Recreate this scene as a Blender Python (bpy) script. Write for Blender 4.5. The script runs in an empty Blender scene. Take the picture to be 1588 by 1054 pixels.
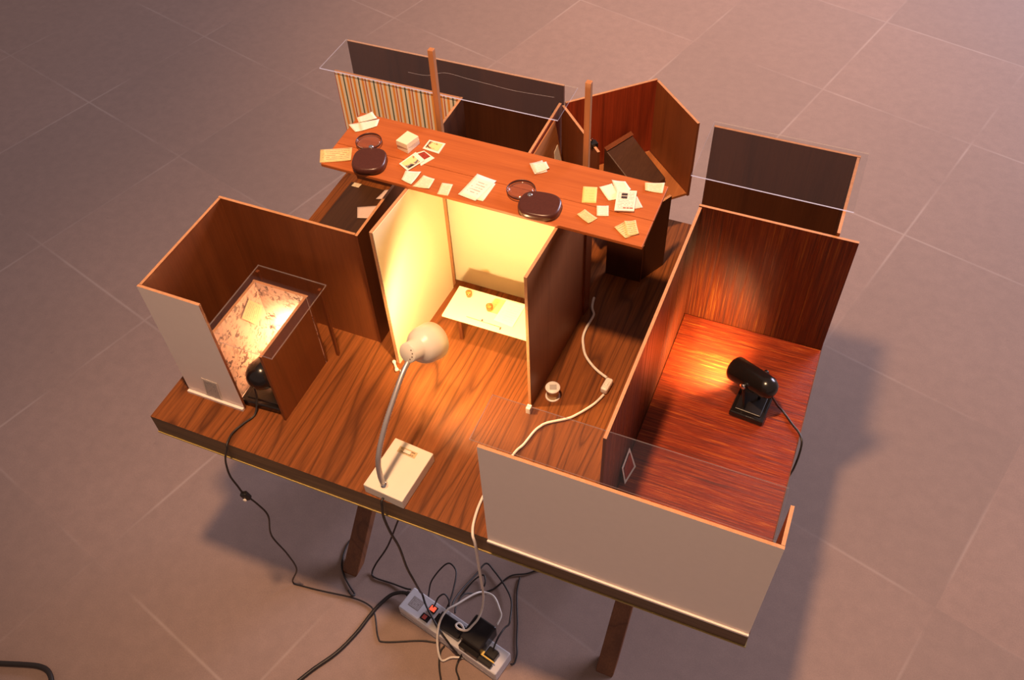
import bpy, bmesh, math, random
from mathutils import Vector, Matrix, Euler
random.seed(7)
SC = bpy.context.scene
COL = SC.collection
S = 1.2192          # length of the table's long edge in metres; coordinates below are in table lengths
H = 0.6             # table height in table lengths
def T(x, y, z): return Vector((x * S, y * S, (z + H) * S))

# ------------------------------------------------------------------ camera
cd = bpy.data.cameras.new('camera'); cam = bpy.data.objects.new('camera', cd); COL.objects.link(cam)
cd.sensor_width = 36.0; cd.sensor_fit = 'HORIZONTAL'; cd.lens = 1398.62 / 1588 * 36
cd.clip_start = 0.02; cd.clip_end = 200
R3 = ((0.922993, 0.383131, -0.035972), (-0.272466, 0.716668, 0.641988), (-0.271745, 0.58275, -0.76587))
m = Matrix(((R3[0][0], R3[1][0], -R3[2][0], 0), (R3[0][1], R3[1][1], -R3[2][1], 0), (R3[0][2], R3[1][2], -R3[2][2], 0), (0, 0, 0, 1)))
cam.matrix_world = Matrix.Translation(T(0.92603, -0.55153, 1.20569)) @ m
SC.camera = cam

# ------------------------------------------------------------------ light of the room
w = bpy.data.worlds.new('room_light'); SC.world = w; w.use_nodes = True
bg = w.node_tree.nodes['Background']; bg.inputs[0].default_value = (0.62, 0.445, 0.39, 1); bg.inputs[1].default_value = 0.43
def area(name, loc, target, size, power, col, shape='DISK', sy=None):
    l = bpy.data.lights.new(name, 'AREA'); l.shape = shape; l.size = size; l.energy = power; l.color = col
    if sy: l.size_y = sy
    o = bpy.data.objects.new(name, l); COL.objects.link(o); o.location = loc
    o.rotation_euler = (Vector(target) - Vector(loc)).to_track_quat('-Z', 'Y').to_euler(); return o
l = bpy.data.lights.new('ceiling_downlight', 'SPOT'); l.energy = 350; l.color = (1.0, 0.58, 0.31); l.spot_size = math.radians(84); l.spot_blend = 1.0; l.shadow_soft_size = 0.075
o = bpy.data.objects.new('ceiling_downlight', l); COL.objects.link(o); o.location = T(0.515, -0.15, 2.07)
o.rotation_euler = (T(0.68, 0.46, 0) - T(0.515, -0.15, 2.07)).to_track_quat('-Z', 'Y').to_euler()
l = bpy.data.lights.new('added_rear_fill', 'SPOT'); l.energy = 330; l.color = (1.0, 0.55, 0.28); l.spot_size = math.radians(70); l.spot_blend = 1.0; l.shadow_soft_size = 0.10  # added fill with no known lamp, warms the floor behind the table
o = bpy.data.objects.new('added_rear_fill', l); COL.objects.link(o); o.location = T(0.05, 2.75, 2.07)
o.rotation_euler = (T(0.10, 2.55, -0.6) - T(0.05, 2.75, 2.07)).to_track_quat('-Z', 'Y').to_euler()
area('window_light', T(3.4, 5.2, 1.9), T(0.6, 1.0, -0.6), 3.2, 520, (0.86, 0.80, 1.0), 'RECTANGLE', 2.4)
vs = SC.view_settings; vs.view_transform = 'Standard'; vs.look = 'None'; vs.exposure = 0.0; vs.gamma = 1.0
vs.use_curve_mapping = False; SC.display_settings.display_device = 'sRGB'
SC.cycles.max_bounces = 8; SC.cycles.transparent_max_bounces = 16

# ------------------------------------------------------------------ materials
class NT:
    def __init__(s, name):
        s.m = bpy.data.materials.new(name); s.m.use_nodes = True; s.t = s.m.node_tree; s.t.nodes.clear()
        s.out = s.n('ShaderNodeOutputMaterial')
    def n(s, kind, **kw):
        nd = s.t.nodes.new(kind)
        for k, v in kw.items(): setattr(nd, k, v)
        return nd
    def l(s, a, b): s.t.links.new(a, b)
    def setin(s, sock, v):
        if hasattr(v, 'is_output') or isinstance(v, bpy.types.NodeSocket): s.l(v, sock)
        else:
            if isinstance(v, tuple) and len(v) == 3 and sock.type == 'RGBA': v = v + (1,)
            sock.default_value = v
    def math(s, op, a, b=0.0, c=0.0):
        nd = s.n('ShaderNodeMath', operation=op)
        for i, v in enumerate((a, b, c)): s.setin(nd.inputs[i], v)
        return nd.outputs[0]
    def mix(s, f, a, b, mode='MIX'):
        nd = s.n('ShaderNodeMix', data_type='RGBA', blend_type=mode)
        s.setin(nd.inputs[0], f); s.setin(nd.inputs[6], a); s.setin(nd.inputs[7], b); return nd.outputs[2]
    def ramp(s, f, stops, interp='LINEAR'):
        nd = s.n('ShaderNodeValToRGB'); cr = nd.color_ramp; cr.interpolation = interp
        while len(cr.elements) < len(stops): cr.elements.new(0.5)
        for e, (p, c) in zip(cr.elements, stops):
            e.position = p; e.color = (c + (1,)) if len(c) == 3 else c
        s.setin(nd.inputs[0], f); return nd.outputs[0]
    def obj(s): return s.n('ShaderNodeTexCoord').outputs['Object']
    def uv(s): return s.n('ShaderNodeTexCoord').outputs['UV']
    def map(s, v, scale=(1, 1, 1), loc=(0, 0, 0), rot=(0, 0, 0)):
        nd = s.n('ShaderNodeMapping'); s.l(v, nd.inputs[0])
        nd.inputs['Scale'].default_value = scale; nd.inputs['Location'].default_value = loc; nd.inputs['Rotation'].default_value = rot
        return nd.outputs[0]
    def noise(s, v, scale, detail=3.0, rough=0.5, dist=0.0):
        nd = s.n('ShaderNodeTexNoise'); s.l(v, nd.inputs['Vector'])
        nd.inputs['Scale'].default_value = scale; nd.inputs['Detail'].default_value = detail
        nd.inputs['Roughness'].default_value = rough; nd.inputs['Distortion'].default_value = dist
        return nd.outputs[0]
    def sep(s, v):
        nd = s.n('ShaderNodeSeparateXYZ'); s.l(v, nd.inputs[0]); return nd.outputs
    def comb(s, x, y, z=0.0):
        nd = s.n('ShaderNodeCombineXYZ')
        for i, v in enumerate((x, y, z)): s.setin(nd.inputs[i], v)
        return nd.outputs[0]
    def bsdf(s, col, rough=0.5, metal=0.0, spec=0.5, bump=None, bstr=0.3, bdist=0.001, **kw):
        b = s.n('ShaderNodeBsdfPrincipled')
        s.setin(b.inputs['Base Color'], col); s.setin(b.inputs['Roughness'], rough)
        b.inputs['Metallic'].default_value = metal; b.inputs['Specular IOR Level'].default_value = spec
        for k, v in kw.items(): s.setin(b.inputs[k], v)
        if bump is not None:
            bn = s.n('ShaderNodeBump'); bn.inputs['Strength'].default_value = bstr; bn.inputs['Distance'].default_value = bdist
            s.l(bump, bn.inputs['Height']); s.l(bn.outputs[0], b.inputs['Normal'])
        s.l(b.outputs[0], s.out.inputs[0]); return s.m
M = {}
def plain(name, col, rough=0.5, metal=0.0, spec=0.5, vary=0.12, scale=60.0):
    t = NT(name); nz = t.noise(t.obj(), scale, 3)
    c2 = tuple(c * (1 - vary) for c in col)
    return t.bsdf(t.mix(nz, c2, col), rough, metal, spec)

def wood(name, light, dark, line, axis='Y', stretch=0.1, rings=11.0, rscale=5.0, line_amt=0.75, rough=0.42, fibre=0.35, spec=0.4, bstr=0.12):
    t = NT(name); o = t.obj()
    sc = {'X': (stretch, 1, 1), 'Y': (1, stretch, 1), 'Z': (1, 1, stretch)}[axis]
    v = t.map(o, sc)
    field = t.noise(v, rscale, 2.0, 0.45, 0.45)
    r = t.math('PINGPONG', t.math('MULTIPLY', field, rings), 0.5)
    r = t.math('MULTIPLY', r, 2.0)
    lines = t.ramp(r, [(0.0, (1, 1, 1)), (0.16, (0.45, 0.45, 0.45)), (0.42, (0.06, 0.06, 0.06)), (1.0, (0, 0, 0))])
    sf = {'X': (0.03, 1, 1), 'Y': (1, 0.03, 1), 'Z': (1, 1, 0.03)}[axis]
    fib = t.noise(t.map(o, sf), 260, 4, 0.7)
    broad = t.noise(v, rscale * 1.7, 3, 0.5)
    base = t.mix(t.ramp(broad, [(0.3, (0, 0, 0)), (0.7, (1, 1, 1))]), dark, light)
    base = t.mix(t.math('MULTIPLY', t.ramp(fib, [(0.35, (1, 1, 1)), (0.65, (0, 0, 0))]), fibre), base, line)
    base = t.mix(t.math('MULTIPLY', lines, line_amt), base, line)
    return t.bsdf(base, rough, 0, spec, bump=fib, bstr=bstr, bdist=0.0006)

M['walnut'] = wood('walnut_veneer', (0.31, 0.098, 0.024), (0.235, 0.070, 0.017), (0.052, 0.015, 0.005), 'Y', 0.12, 22, 6.0, 0.72, 0.42, 0.50, 0.25)
M['walnut_edge'] = wood('walnut_edge', (0.20, 0.11, 0.045), (0.13, 0.07, 0.03), (0.05, 0.025, 0.012), 'X', 0.08, 8, 8, 0.5, 0.45)
M['edge_line'] = plain('pale_edge_band', (0.46, 0.33, 0.10), 0.5)
M['leg_wood'] = wood('leg_wood', (0.26, 0.10, 0.04), (0.17, 0.06, 0.025), (0.06, 0.02, 0.01), 'Z', 0.1, 6, 10, 0.5, 0.45)
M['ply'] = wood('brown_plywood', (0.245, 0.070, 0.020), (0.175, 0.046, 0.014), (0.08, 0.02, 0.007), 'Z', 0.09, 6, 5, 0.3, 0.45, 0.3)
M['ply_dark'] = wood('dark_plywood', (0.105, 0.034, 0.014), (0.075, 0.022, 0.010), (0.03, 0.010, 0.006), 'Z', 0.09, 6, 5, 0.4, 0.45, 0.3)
M['ply_lit'] = wood('lit_brown_plywood', (0.30, 0.105, 0.036), (0.23, 0.075, 0.025), (0.11, 0.034, 0.011), 'Z', 0.09, 6, 5, 0.3, 0.45, 0.3)  # lit copy of the brown plywood: light on the booth's outer wall painted in
M['ply_edge'] = plain('raw_plywood_edge', (0.66, 0.31, 0.14), 0.6, vary=0.4, scale=140)
M['shelf'] = wood('shelf_wood', (0.50, 0.138, 0.034), (0.43, 0.112, 0.027), (0.27, 0.060, 0.015), 'X', 0.05, 7, 5, 0.35, 0.5, 0.35, 0.25)
M['post'] = wood('post_wood', (0.58, 0.26, 0.11), (0.48, 0.2, 0.08), (0.25, 0.09, 0.03), 'Z', 0.05, 6, 12, 0.3, 0.5)
M['red_ply'] = wood('red_mahogany', (0.40, 0.055, 0.016), (0.28, 0.036, 0.012), (0.10, 0.014, 0.006), 'Z', 0.05, 9, 6, 0.5, 0.38, 0.5)
def streaky(name, axis, k=(1, 1, 1)):
    t = NT(name); o = t.obj()
    sc = {'X': (0.032, 1, 1), 'Z': (1, 1, 0.018)}[axis]
    v = t.map(o, sc)
    a = t.noise(v, 480, 4, 0.7, 0.1); b = t.noise(v, 150, 4, 0.65, 0.15); c = t.noise(o, 14, 3)
    s_ = t.math('ADD', t.math('MULTIPLY', a, 0.65), t.math('MULTIPLY', b, 0.35))
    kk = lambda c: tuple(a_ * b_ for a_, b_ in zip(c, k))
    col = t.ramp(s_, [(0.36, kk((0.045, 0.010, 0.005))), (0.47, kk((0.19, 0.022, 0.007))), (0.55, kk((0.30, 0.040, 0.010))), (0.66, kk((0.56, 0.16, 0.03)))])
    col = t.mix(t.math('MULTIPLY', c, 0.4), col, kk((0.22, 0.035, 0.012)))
    rg = t.ramp(b, [(0.3, (0.52,) * 3), (0.7, (0.24,) * 3)])
    return t.bsdf(col, rg, 0, 0.32, bump=s_, bstr=0.6 if axis == 'X' else 0.25, bdist=0.0012)
M['tray_floor'] = streaky('red_varnished_wood', 'X')
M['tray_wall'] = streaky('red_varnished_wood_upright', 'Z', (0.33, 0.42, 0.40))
M['white_board'] = plain('white_card', (0.90, 0.79, 0.73), 0.75, vary=0.05)
M['cream'] = plain('cream_paint', (0.80, 0.70, 0.45), 0.65, vary=0.03, scale=200)
M['cream_table'] = plain('cream_tabletop', (0.80, 0.72, 0.47), 0.5, vary=0.03)
M['white_enamel'] = plain('off_white_enamel', (0.80, 0.72, 0.60), 0.35, vary=0.03)
M['white_plastic'] = plain('white_plastic', (0.82, 0.74, 0.66), 0.4, vary=0.04)
M['grey_plastic'] = plain('pale_grey_plastic', (0.62, 0.60, 0.62), 0.4, vary=0.05)
M['black'] = plain('black_plastic', (0.014, 0.011, 0.011), 0.32, vary=0.3)
M['black_gloss'] = plain('black_enamel', (0.012, 0.009, 0.009), 0.22, vary=0.3)
M['cord_black'] = plain('black_cord', (0.02, 0.014, 0.013), 0.45, vary=0.3)
M['chrome'] = plain('chrome', (0.80, 0.78, 0.78), 0.12, 1.0, vary=0.05)
M['neck_metal'] = plain('brushed_metal', (0.62, 0.58, 0.58), 0.38, 0.75, vary=0.1)
M['brass'] = plain('brass_plate', (0.60, 0.42, 0.20), 0.35, 0.7)
M['leather'] = plain('brown_leather', (0.085, 0.022, 0.014), 0.30, vary=0.4, scale=300)
M['tape'] = plain('yellow_strip', (0.80, 0.52, 0.10), 0.5)
M['wedge'] = wood('dark_wedge_wood', (0.100, 0.042, 0.022), (0.065, 0.026, 0.014), (0.03, 0.011, 0.007), 'Y', 0.2, 5, 8, 0.3, 0.5)
M['dark_board'] = wood('dark_stained_board', (0.085, 0.036, 0.015), (0.055, 0.022, 0.009), (0.025, 0.011, 0.006), 'Y', 0.1, 8, 5, 0.4, 0.35)
M['box_floor'] = wood('orange_wood', (0.50, 0.19, 0.06), (0.40, 0.14, 0.045), (0.2, 0.06, 0.02), 'Y', 0.1, 7, 6, 0.4, 0.45)
M['pad'] = plain('cream_paper_block', (0.86, 0.72, 0.48), 0.8, vary=0.05)
M['dark_pen'] = plain('dark_pin', (0.12, 0.05, 0.02), 0.5)

def emit(name, col, strength):
    t = NT(name); e = t.n('ShaderNodeEmission'); e.inputs[0].default_value = col + (1,); e.inputs[1].default_value = strength
    t.l(e.outputs[0], t.out.inputs[0]); return t.m
M['bulb'] = emit('lit_bulb', (1.0, 0.80, 0.45), 14.0)
M['red_lit'] = emit('lit_red_switch', (1.0, 0.12, 0.06), 1.1)

def acrylic(name, tint, ior=1.49, boost=1.0):
    t = NT(name); tr = t.n('ShaderNodeBsdfTransparent'); tr.inputs[0].default_value = tint + (1,)
    gl = t.n('ShaderNodeBsdfGlossy'); gl.inputs[0].default_value = (1, 1, 1, 1); gl.inputs['Roughness'].default_value = 0.03
    ge = t.n('ShaderNodeNewGeometry'); dn = t.n('ShaderNodeVectorMath', operation='DOT_PRODUCT')
    t.l(ge.outputs['Normal'], dn.inputs[0]); t.l(ge.outputs['Incoming'], dn.inputs[1])
    c1 = t.math('SUBTRACT', 1.0, t.math('MINIMUM', t.math('ABSOLUTE', dn.outputs['Value']), 1.0))   # Schlick reflectance of a clear sheet, both sides
    r0 = ((ior - 1) / (ior + 1)) ** 2
    fr = t.math('ADD', r0, t.math('MULTIPLY', 1 - r0, t.math('POWER', c1, 5.0)))
    mx = t.n('ShaderNodeMixShader'); t.l(t.math('MULTIPLY', fr, boost), mx.inputs[0]); t.l(tr.outputs[0], mx.inputs[1]); t.l(gl.outputs[0], mx.inputs[2])
    t.l(mx.outputs[0], t.out.inputs[0]); return t.m
M['acrylic'] = acrylic('clear_acrylic', (0.97, 0.97, 0.97))
t = NT('acrylic_edge_glow'); tl = t.n('ShaderNodeBsdfTranslucent'); tl.inputs[0].default_value = (0.9, 0.86, 0.95, 1)  # glow of the front acrylic edges put into a pale lilac colour
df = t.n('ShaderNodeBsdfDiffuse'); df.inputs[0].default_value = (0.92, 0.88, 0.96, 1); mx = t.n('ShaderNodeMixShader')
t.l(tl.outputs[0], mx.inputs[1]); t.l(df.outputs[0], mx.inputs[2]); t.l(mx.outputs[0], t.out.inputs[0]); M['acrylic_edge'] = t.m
t = NT('faint_edge_glow_and_scratch'); tr = t.n('ShaderNodeBsdfTransparent'); df = t.n('ShaderNodeBsdfDiffuse'); df.inputs[0].default_value = (0.85, 0.78, 0.82, 1); mx = t.n('ShaderNodeMixShader')  # weaker edge glow put into the colour; also colours the scratch
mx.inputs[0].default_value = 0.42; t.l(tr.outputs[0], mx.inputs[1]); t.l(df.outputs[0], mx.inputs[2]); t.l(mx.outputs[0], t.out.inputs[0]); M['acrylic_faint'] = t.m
M['lens'] = acrylic('lens_glass', (0.93, 0.9, 0.88), 1.7, 1.2)
M['tumbler'] = acrylic('tumbler_glass', (0.80, 0.62, 0.40), 1.6, 1.2)

def floor_mat():
    t = NT('floor_tiles'); o = t.obj()
    v = t.map(o, (1, 1, 1), (0, 0, 0), (0, 0, math.radians(16)))
    x, y, z = t.sep(v)
    ts = 0.497 * S
    U_ = t.math('DIVIDE', t.math('SUBTRACT', x, 0.199 * S), ts); V_ = t.math('DIVIDE', t.math('SUBTRACT', y, 0.83 * S), 0.505 * S)
    def edge(a): return t.math('MINIMUM', t.math('FRACT', a), t.math('SUBTRACT', 1.0, t.math('FRACT', a)))
    e = t.math('MINIMUM', edge(U_), edge(V_))
    seam = t.ramp(e, [(0.0, (1, 1, 1)), (0.004, (0.7, 0.7, 0.7)), (0.009, (0, 0, 0))])
    wn = t.n('ShaderNodeTexWhiteNoise', noise_dimensions='2D'); t.l(t.comb(t.math('FLOOR', U_), t.math('FLOOR', V_)), wn.inputs[0])
    big = t.noise(o, 2.2, 4, 0.6); fine = t.noise(o, 300, 3, 0.75); mid = t.noise(o, 26, 5, 0.65)
    spots = t.ramp(t.noise(o, 17, 3, 0.6), [(0.0, (0, 0, 0)), (0.70, (0, 0, 0)), (0.82, (1, 1, 1))])
    c = t.mix(big, (0.325, 0.223, 0.182), (0.392, 0.272, 0.224))
    c = t.mix(t.math('MULTIPLY', wn.outputs[0], 0.50), c, (0.265, 0.195, 0.165))
    c = t.mix(t.math('MULTIPLY', t.ramp(fine, [(0.3, (1, 1, 1)), (0.7, (0, 0, 0))]), 0.42), c, (0.20, 0.14, 0.12))
    c = t.mix(t.math('MULTIPLY', t.ramp(mid, [(0.35, (1, 1, 1)), (0.65, (0, 0, 0))]), 0.26), c, (0.20, 0.145, 0.125))
    c = t.mix(t.math('MULTIPLY', spots, 0.40), c, (0.15, 0.10, 0.095))
    c = t.mix(t.math('MULTIPLY', t.math('MULTIPLY', seam, t.ramp(t.noise(o, 2.3, 2), [(0.42, (0, 0, 0)), (0.62, (1, 1, 1))])), 0.30), c, (0.58, 0.47, 0.41))
    return t.bsdf(c, 0.85, 0, 0.2, bump=fine, bstr=0.15, bdist=0.001)
M['floor'] = floor_mat()

def stripes():
    t = NT('striped_paper'); x, y, z = t.sep(t.obj())
    f = t.math('FRACT', t.math('DIVIDE', t.math('SUBTRACT', x, -0.1935 * S), 0.0322 * S))
    cr, og, rd, gr, pk = (0.95, 0.82, 0.62), (0.92, 0.36, 0.07), (0.50, 0.10, 0.035), (0.16, 0.17, 0.12), (0.95, 0.70, 0.54)
    c = t.ramp(f, [(0.0, gr), (0.10, cr), (0.24, og), (0.38, pk), (0.47, rd), (0.54, cr), (0.68, og), (0.83, cr)], 'CONSTANT')
    return t.bsdf(c, 0.6, 0, 0.3)
M['stripes'] = stripes()
def marbled():
    t = NT('speckled_paper'); o = t.obj()
    n1 = t.noise(o, 95, 3, 0.55, 0.8); n2 = t.noise(o, 34, 2)
    m1 = t.ramp(n1, [(0.0, (0, 0, 0)), (0.50, (0, 0, 0)), (0.57, (1, 1, 1))])
    m2 = t.ramp(n2, [(0.4, (0.15,) * 3), (0.6, (1, 1, 1))])
    c = t.mix(t.math('MULTIPLY', m1, m2), (0.78, 0.58, 0.49), (0.13, 0.08, 0.08))
    return t.bsdf(c, 0.6, 0, 0.3)
M['marbled'] = marbled()

def inked(name, paper, ink, rows=8, words=9, amt=0.6, mg=0.1):
    t = NT(name); u, v, _ = t.sep(t.uv())
    rv = t.math('MULTIPLY', v, float(rows)); fr = t.math('FRACT', rv); row = t.math('FLOOR', rv)
    band = t.math('MULTIPLY', t.math('GREATER_THAN', fr, 0.3), t.math('LESS_THAN', fr, 0.68))
    nz = t.noise(t.comb(t.math('MULTIPLY', u, float(words)), t.math('ADD', t.math('MULTIPLY', row, 7.3), t.math('MULTIPLY', fr, 0.8))), 1.0, 3, 0.7)
    wd = t.math('GREATER_THAN', nz, 0.46)
    ins = t.math('MULTIPLY', t.math('LESS_THAN', t.math('ABSOLUTE', t.math('SUBTRACT', u, 0.5)), 0.5 - mg), t.math('LESS_THAN', t.math('ABSOLUTE', t.math('SUBTRACT', v, 0.5)), 0.5 - mg))
    k = t.math('MULTIPLY', t.math('MULTIPLY', band, wd), t.math('MULTIPLY', ins, amt))
    blot = t.noise(t.obj(), 40, 2)
    base = t.mix(t.math('MULTIPLY', blot, 0.12), paper, tuple(c * 0.75 for c in paper))
    return t.bsdf(t.mix(k, base, ink), 0.75, 0, 0.25)
PW, PY, PC, PP = (0.86, 0.76, 0.62), (0.80, 0.58, 0.27), (0.84, 0.69, 0.45), (0.82, 0.62, 0.52)
INK, BLUE = (0.16, 0.08, 0.05), (0.20, 0.15, 0.16)
M['n_yellow'] = inked('yellow_note_paper', PY, INK, 7, 10, 0.6, 0.07)
M['n_cream'] = inked('cream_note_paper', PC, BLUE, 9, 8, 0.38, 0.1)
M['n_white'] = inked('white_note_paper', PW, BLUE, 11, 9, 0.30, 0.1)
M['n_faint'] = inked('white_sheet_paper', PW, BLUE, 10, 6, 0.12, 0.12)
M['n_blank'] = inked('yellow_sheet_paper', (0.84, 0.63, 0.22), INK, 6, 4, 0.14, 0.2)
M['n_pink'] = inked('pinkish_sheet_paper', PP, BLUE, 8, 6, 0.12, 0.15)
M['n_doc'] = inked('typed_sheet_paper', (0.88, 0.82, 0.70), (0.10, 0.07, 0.06), 9, 5, 0.5, 0.2)
M['n_leaf'] = inked('printed_leaflet_paper', (0.85, 0.77, 0.64), (0.22, 0.14, 0.10), 13, 14, 0.55, 0.08)
M['n_green'] = inked('pale_sheet_paper', (0.88, 0.86, 0.66), INK, 10, 6, 0.12, 0.12)
M['plate_text'] = inked('rating_plate', (0.30, 0.26, 0.25), (0.75, 0.70, 0.68), 7, 8, 0.5, 0.06)
M['grille_text'] = inked('grey_grid_sticker', (0.42, 0.38, 0.35), (0.75, 0.68, 0.60), 9, 14, 0.8, 0.03)
M['lamp_plate'] = inked('lamp_plate', (0.62, 0.46, 0.26), (0.14, 0.08, 0.05), 2, 5, 0.8, 0.1)
M['ink_black'] = plain('printed_dark', (0.035, 0.02, 0.018), 0.6)
M['ink_red'] = plain('printed_red', (0.42, 0.06, 0.04), 0.6)
def picture(name, sh, cols):
    t = NT(name); u, v, _ = t.sep(t.uv())
    n = t.noise(t.comb(t.math('MULTIPLY', u, 2.0), t.math('MULTIPLY', v, 2.0), sh), 1.1, 2, 0.5, 0.6)
    f = t.math('ADD', t.math('MULTIPLY', n, 0.7), t.math('MULTIPLY', u, 0.36))
    return t.bsdf(t.ramp(f, cols), 0.25, 0, 0.5)
K, RD, OR, YE = (0.03, 0.018, 0.015), (0.36, 0.045, 0.02), (0.70, 0.33, 0.10), (0.86, 0.68, 0.28)
M['pic1'] = picture('photo_picture_gold', 1.3, [(0.30, K), (0.40, (0.3, 0.12, 0.06)), (0.48, YE), (0.7, YE), (0.85, OR)])
M['pic2'] = picture('photo_picture_red_gold', 5.1, [(0.28, RD), (0.38, YE), (0.56, YE), (0.64, (0.25, 0.2, 0.18)), (0.75, K)])
M['pic3'] = picture('photo_picture_red', 8.7, [(0.3, (0.10, 0.02, 0.015)), (0.5, RD), (0.8, (0.25, 0.03, 0.02))])

# ------------------------------------------------------------------ building helpers
def finish(o, smooth=False, bevel=0.0, seg=2):
    if smooth:
        for p in o.data.polygons: p.use_smooth = True
    if bevel > 0:
        b = o.modifiers.new('bevel', 'BEVEL'); b.width = bevel; b.segments = seg; b.limit_method = 'ANGLE'; b.angle_limit = math.radians(40)
    return o
def mesh_obj(name, bm, mats, parent=None, smooth=False, bevel=0.0, seg=2):
    """links ONE mesh object; bm is in world coordinates"""
    bmesh.ops.recalc_face_normals(bm, faces=bm.faces)
    if parent is not None:
        org = parent['_o']; org = Vector(org)
    else:
        cs = [v.co for v in bm.verts]
        org = Vector(((min(c.x for c in cs) + max(c.x for c in cs)) / 2, (min(c.y for c in cs) + max(c.y for c in cs)) / 2, min(c.z for c in cs)))
    bmesh.ops.translate(bm, verts=bm.verts, vec=-org)
    me = bpy.data.meshes.new(name); bm.to_mesh(me); bm.free()
    for mm in (mats if isinstance(mats, (list, tuple)) else [mats]): me.materials.append(mm)
    o = bpy.data.objects.new(name, me); COL.objects.link(o)
    o['_o'] = tuple(org)
    if parent is not None: o.parent = parent; o.location = org - Vector(parent['_o'])
    else: o.location = org
    finish(o, smooth, bevel, seg); return o
def tag(o, label, cat, group=None):
    o['label'] = label; o['category'] = cat
    if group: o['group'] = group
    return o
def thing(name, label, cat, base, group=None):
    o = bpy.data.objects.new(name, None); COL.objects.link(o); o.empty_display_size = 0.03
    o.location = T(*base); o['_o'] = tuple(T(*base)); return tag(o, label, cat, group)
def struct(o): o['kind'] = 'structure'; return o

def add_box(bm, c, d, rot=None, mi=0):
    """c centre, d full size in metres (world), rot Matrix3"""
    vs_ = []
    for sx in (-1, 1):
        for sy in (-1, 1):
            for sz in (-1, 1):
                v = Vector((sx * d[0] / 2, sy * d[1] / 2, sz * d[2] / 2))
                if rot is not None: v = rot @ v
                vs_.append(bm.verts.new(Vector(c) + v))
    for q in ((0, 1, 3, 2), (4, 6, 7, 5), (0, 4, 5, 1), (2, 3, 7, 6), (0, 2, 6, 4), (1, 5, 7, 3)):
        f = bm.faces.new([vs_[i] for i in q]); f.material_index = mi
    return vs_
def ubox(bm, x0, x1, y0, y1, z0, z1, mi=0):
    a, b = T(x0, y0, z0), T(x1, y1, z1); add_box(bm, (a + b) / 2, b - a, None, mi)
def prism(bm, pts, z0, z1, mi=0, ms=None):
    """pts: plan outline in table lengths"""
    lo = [bm.verts.new(T(x, y, z0)) for x, y in pts]; hi = [bm.verts.new(T(x, y, z1)) for x, y in pts]
    n = len(pts)
    f = bm.faces.new(hi); f.material_index = mi
    f = bm.faces.new(lo[::-1]); f.material_index = mi
    for i in range(n):
        f = bm.faces.new((lo[i], lo[(i + 1) % n], hi[(i + 1) % n], hi[i])); f.material_index = mi if ms is None else ms
def wall_bm(p0, p1, z0, z1, t=0.006, side=0):
    """upright panel; slot 0 = face left of p0->p1, 1 = face right of it, 2 = sawn edges. side: -1/0/1 shifts thickness to right/centre/left"""
    bm = bmesh.new(); a, b = Vector(p0), Vector(p1); d = (b - a).normalized(); n = Vector((-d.y, d.x))
    l, r = (n * t * (0.5 + side * 0.5)), (n * t * (-0.5 + side * 0.5))
    q = [a + l, b + l, b + r, a + r]
    lo = [bm.verts.new(T(v.x, v.y, z0)) for v in q]; hi = [bm.verts.new(T(v.x, v.y, z1)) for v in q]
    for f, mi in ((hi, 2), (lo[::-1], 2), ((lo[0], lo[1], hi[1], hi[0]), 0), ((lo[1], lo[2], hi[2], hi[1]), 3), ((lo[2], lo[3], hi[3], hi[2]), 1), ((lo[3], lo[0], hi[0], hi[3]), 3)):
        bm.faces.new(f).material_index = mi
    return bm
def wall(name, p0, p1, z0, z1, left, right, parent, t=0.0046, side=0, edge='ply_edge', ends='ply'):
    return mesh_obj(name, wall_bm(p0, p1, z0, z1, t, side), [M[left], M[right], M[edge], M[ends]], parent)
def spline(pts, n=8):
    P_ = [Vector(p) for p in pts]; out = []
    for i in range(len(P_) - 1):
        a = P_[max(i - 1, 0)]; b = P_[i]; c = P_[i + 1]; d = P_[min(i + 2, len(P_) - 1)]
        for k in range(n):
            u = k / n
            out.append(0.5 * ((2 * b) + (c - a) * u + (2 * a - 5 * b + 4 * c - d) * u * u + (3 * b - a - 3 * c + d) * u ** 3))
    out.append(P_[-1]); return out
def add_tube(bm, pts, r, seg=8, cap=True, mi=0):
    """pts world; r number or list"""
    n = len(pts); up = None; rings = []
    for i, p in enumerate(pts):
        d = (pts[min(i + 1, n - 1)] - pts[max(i - 1, 0)])
        d = d.normalized() if d.length > 1e-9 else Vector((0, 0, 1))
        if up is None:
            up = Vector((0, 0, 1)) if abs(d.z) < 0.9 else Vector((1, 0, 0))
        up = (up - d * up.dot(d))
        if up.length < 1e-6: up = d.orthogonal()
        up.normalize(); s_ = d.cross(up); rr = r[i] if isinstance(r, (list, tuple)) else r
        rings.append([bm.verts.new(p + (up * math.cos(2 * math.pi * k / seg) + s_ * math.sin(2 * math.pi * k / seg)) * rr) for k in range(seg)])
    for a, b in zip(rings, rings[1:]):
        for k in range(seg):
            f = bm.faces.new((a[k], a[(k + 1) % seg], b[(k + 1) % seg], b[k])); f.material_index = mi; f.smooth = True
    if cap:
        for rg in (rings[0][::-1], rings[-1]):
            f = bm.faces.new(rg); f.material_index = mi
def cord(name, pts, r, mat, parent=None, n=7, seg=8):
    q_ = spline([T(*p) for p in pts], n)
    for v in q_: v.z = max(v.z, r + 0.0002)
    bm = bmesh.new(); add_tube(bm, q_, r, seg)
    return mesh_obj(name, bm, M[mat], parent)
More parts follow.
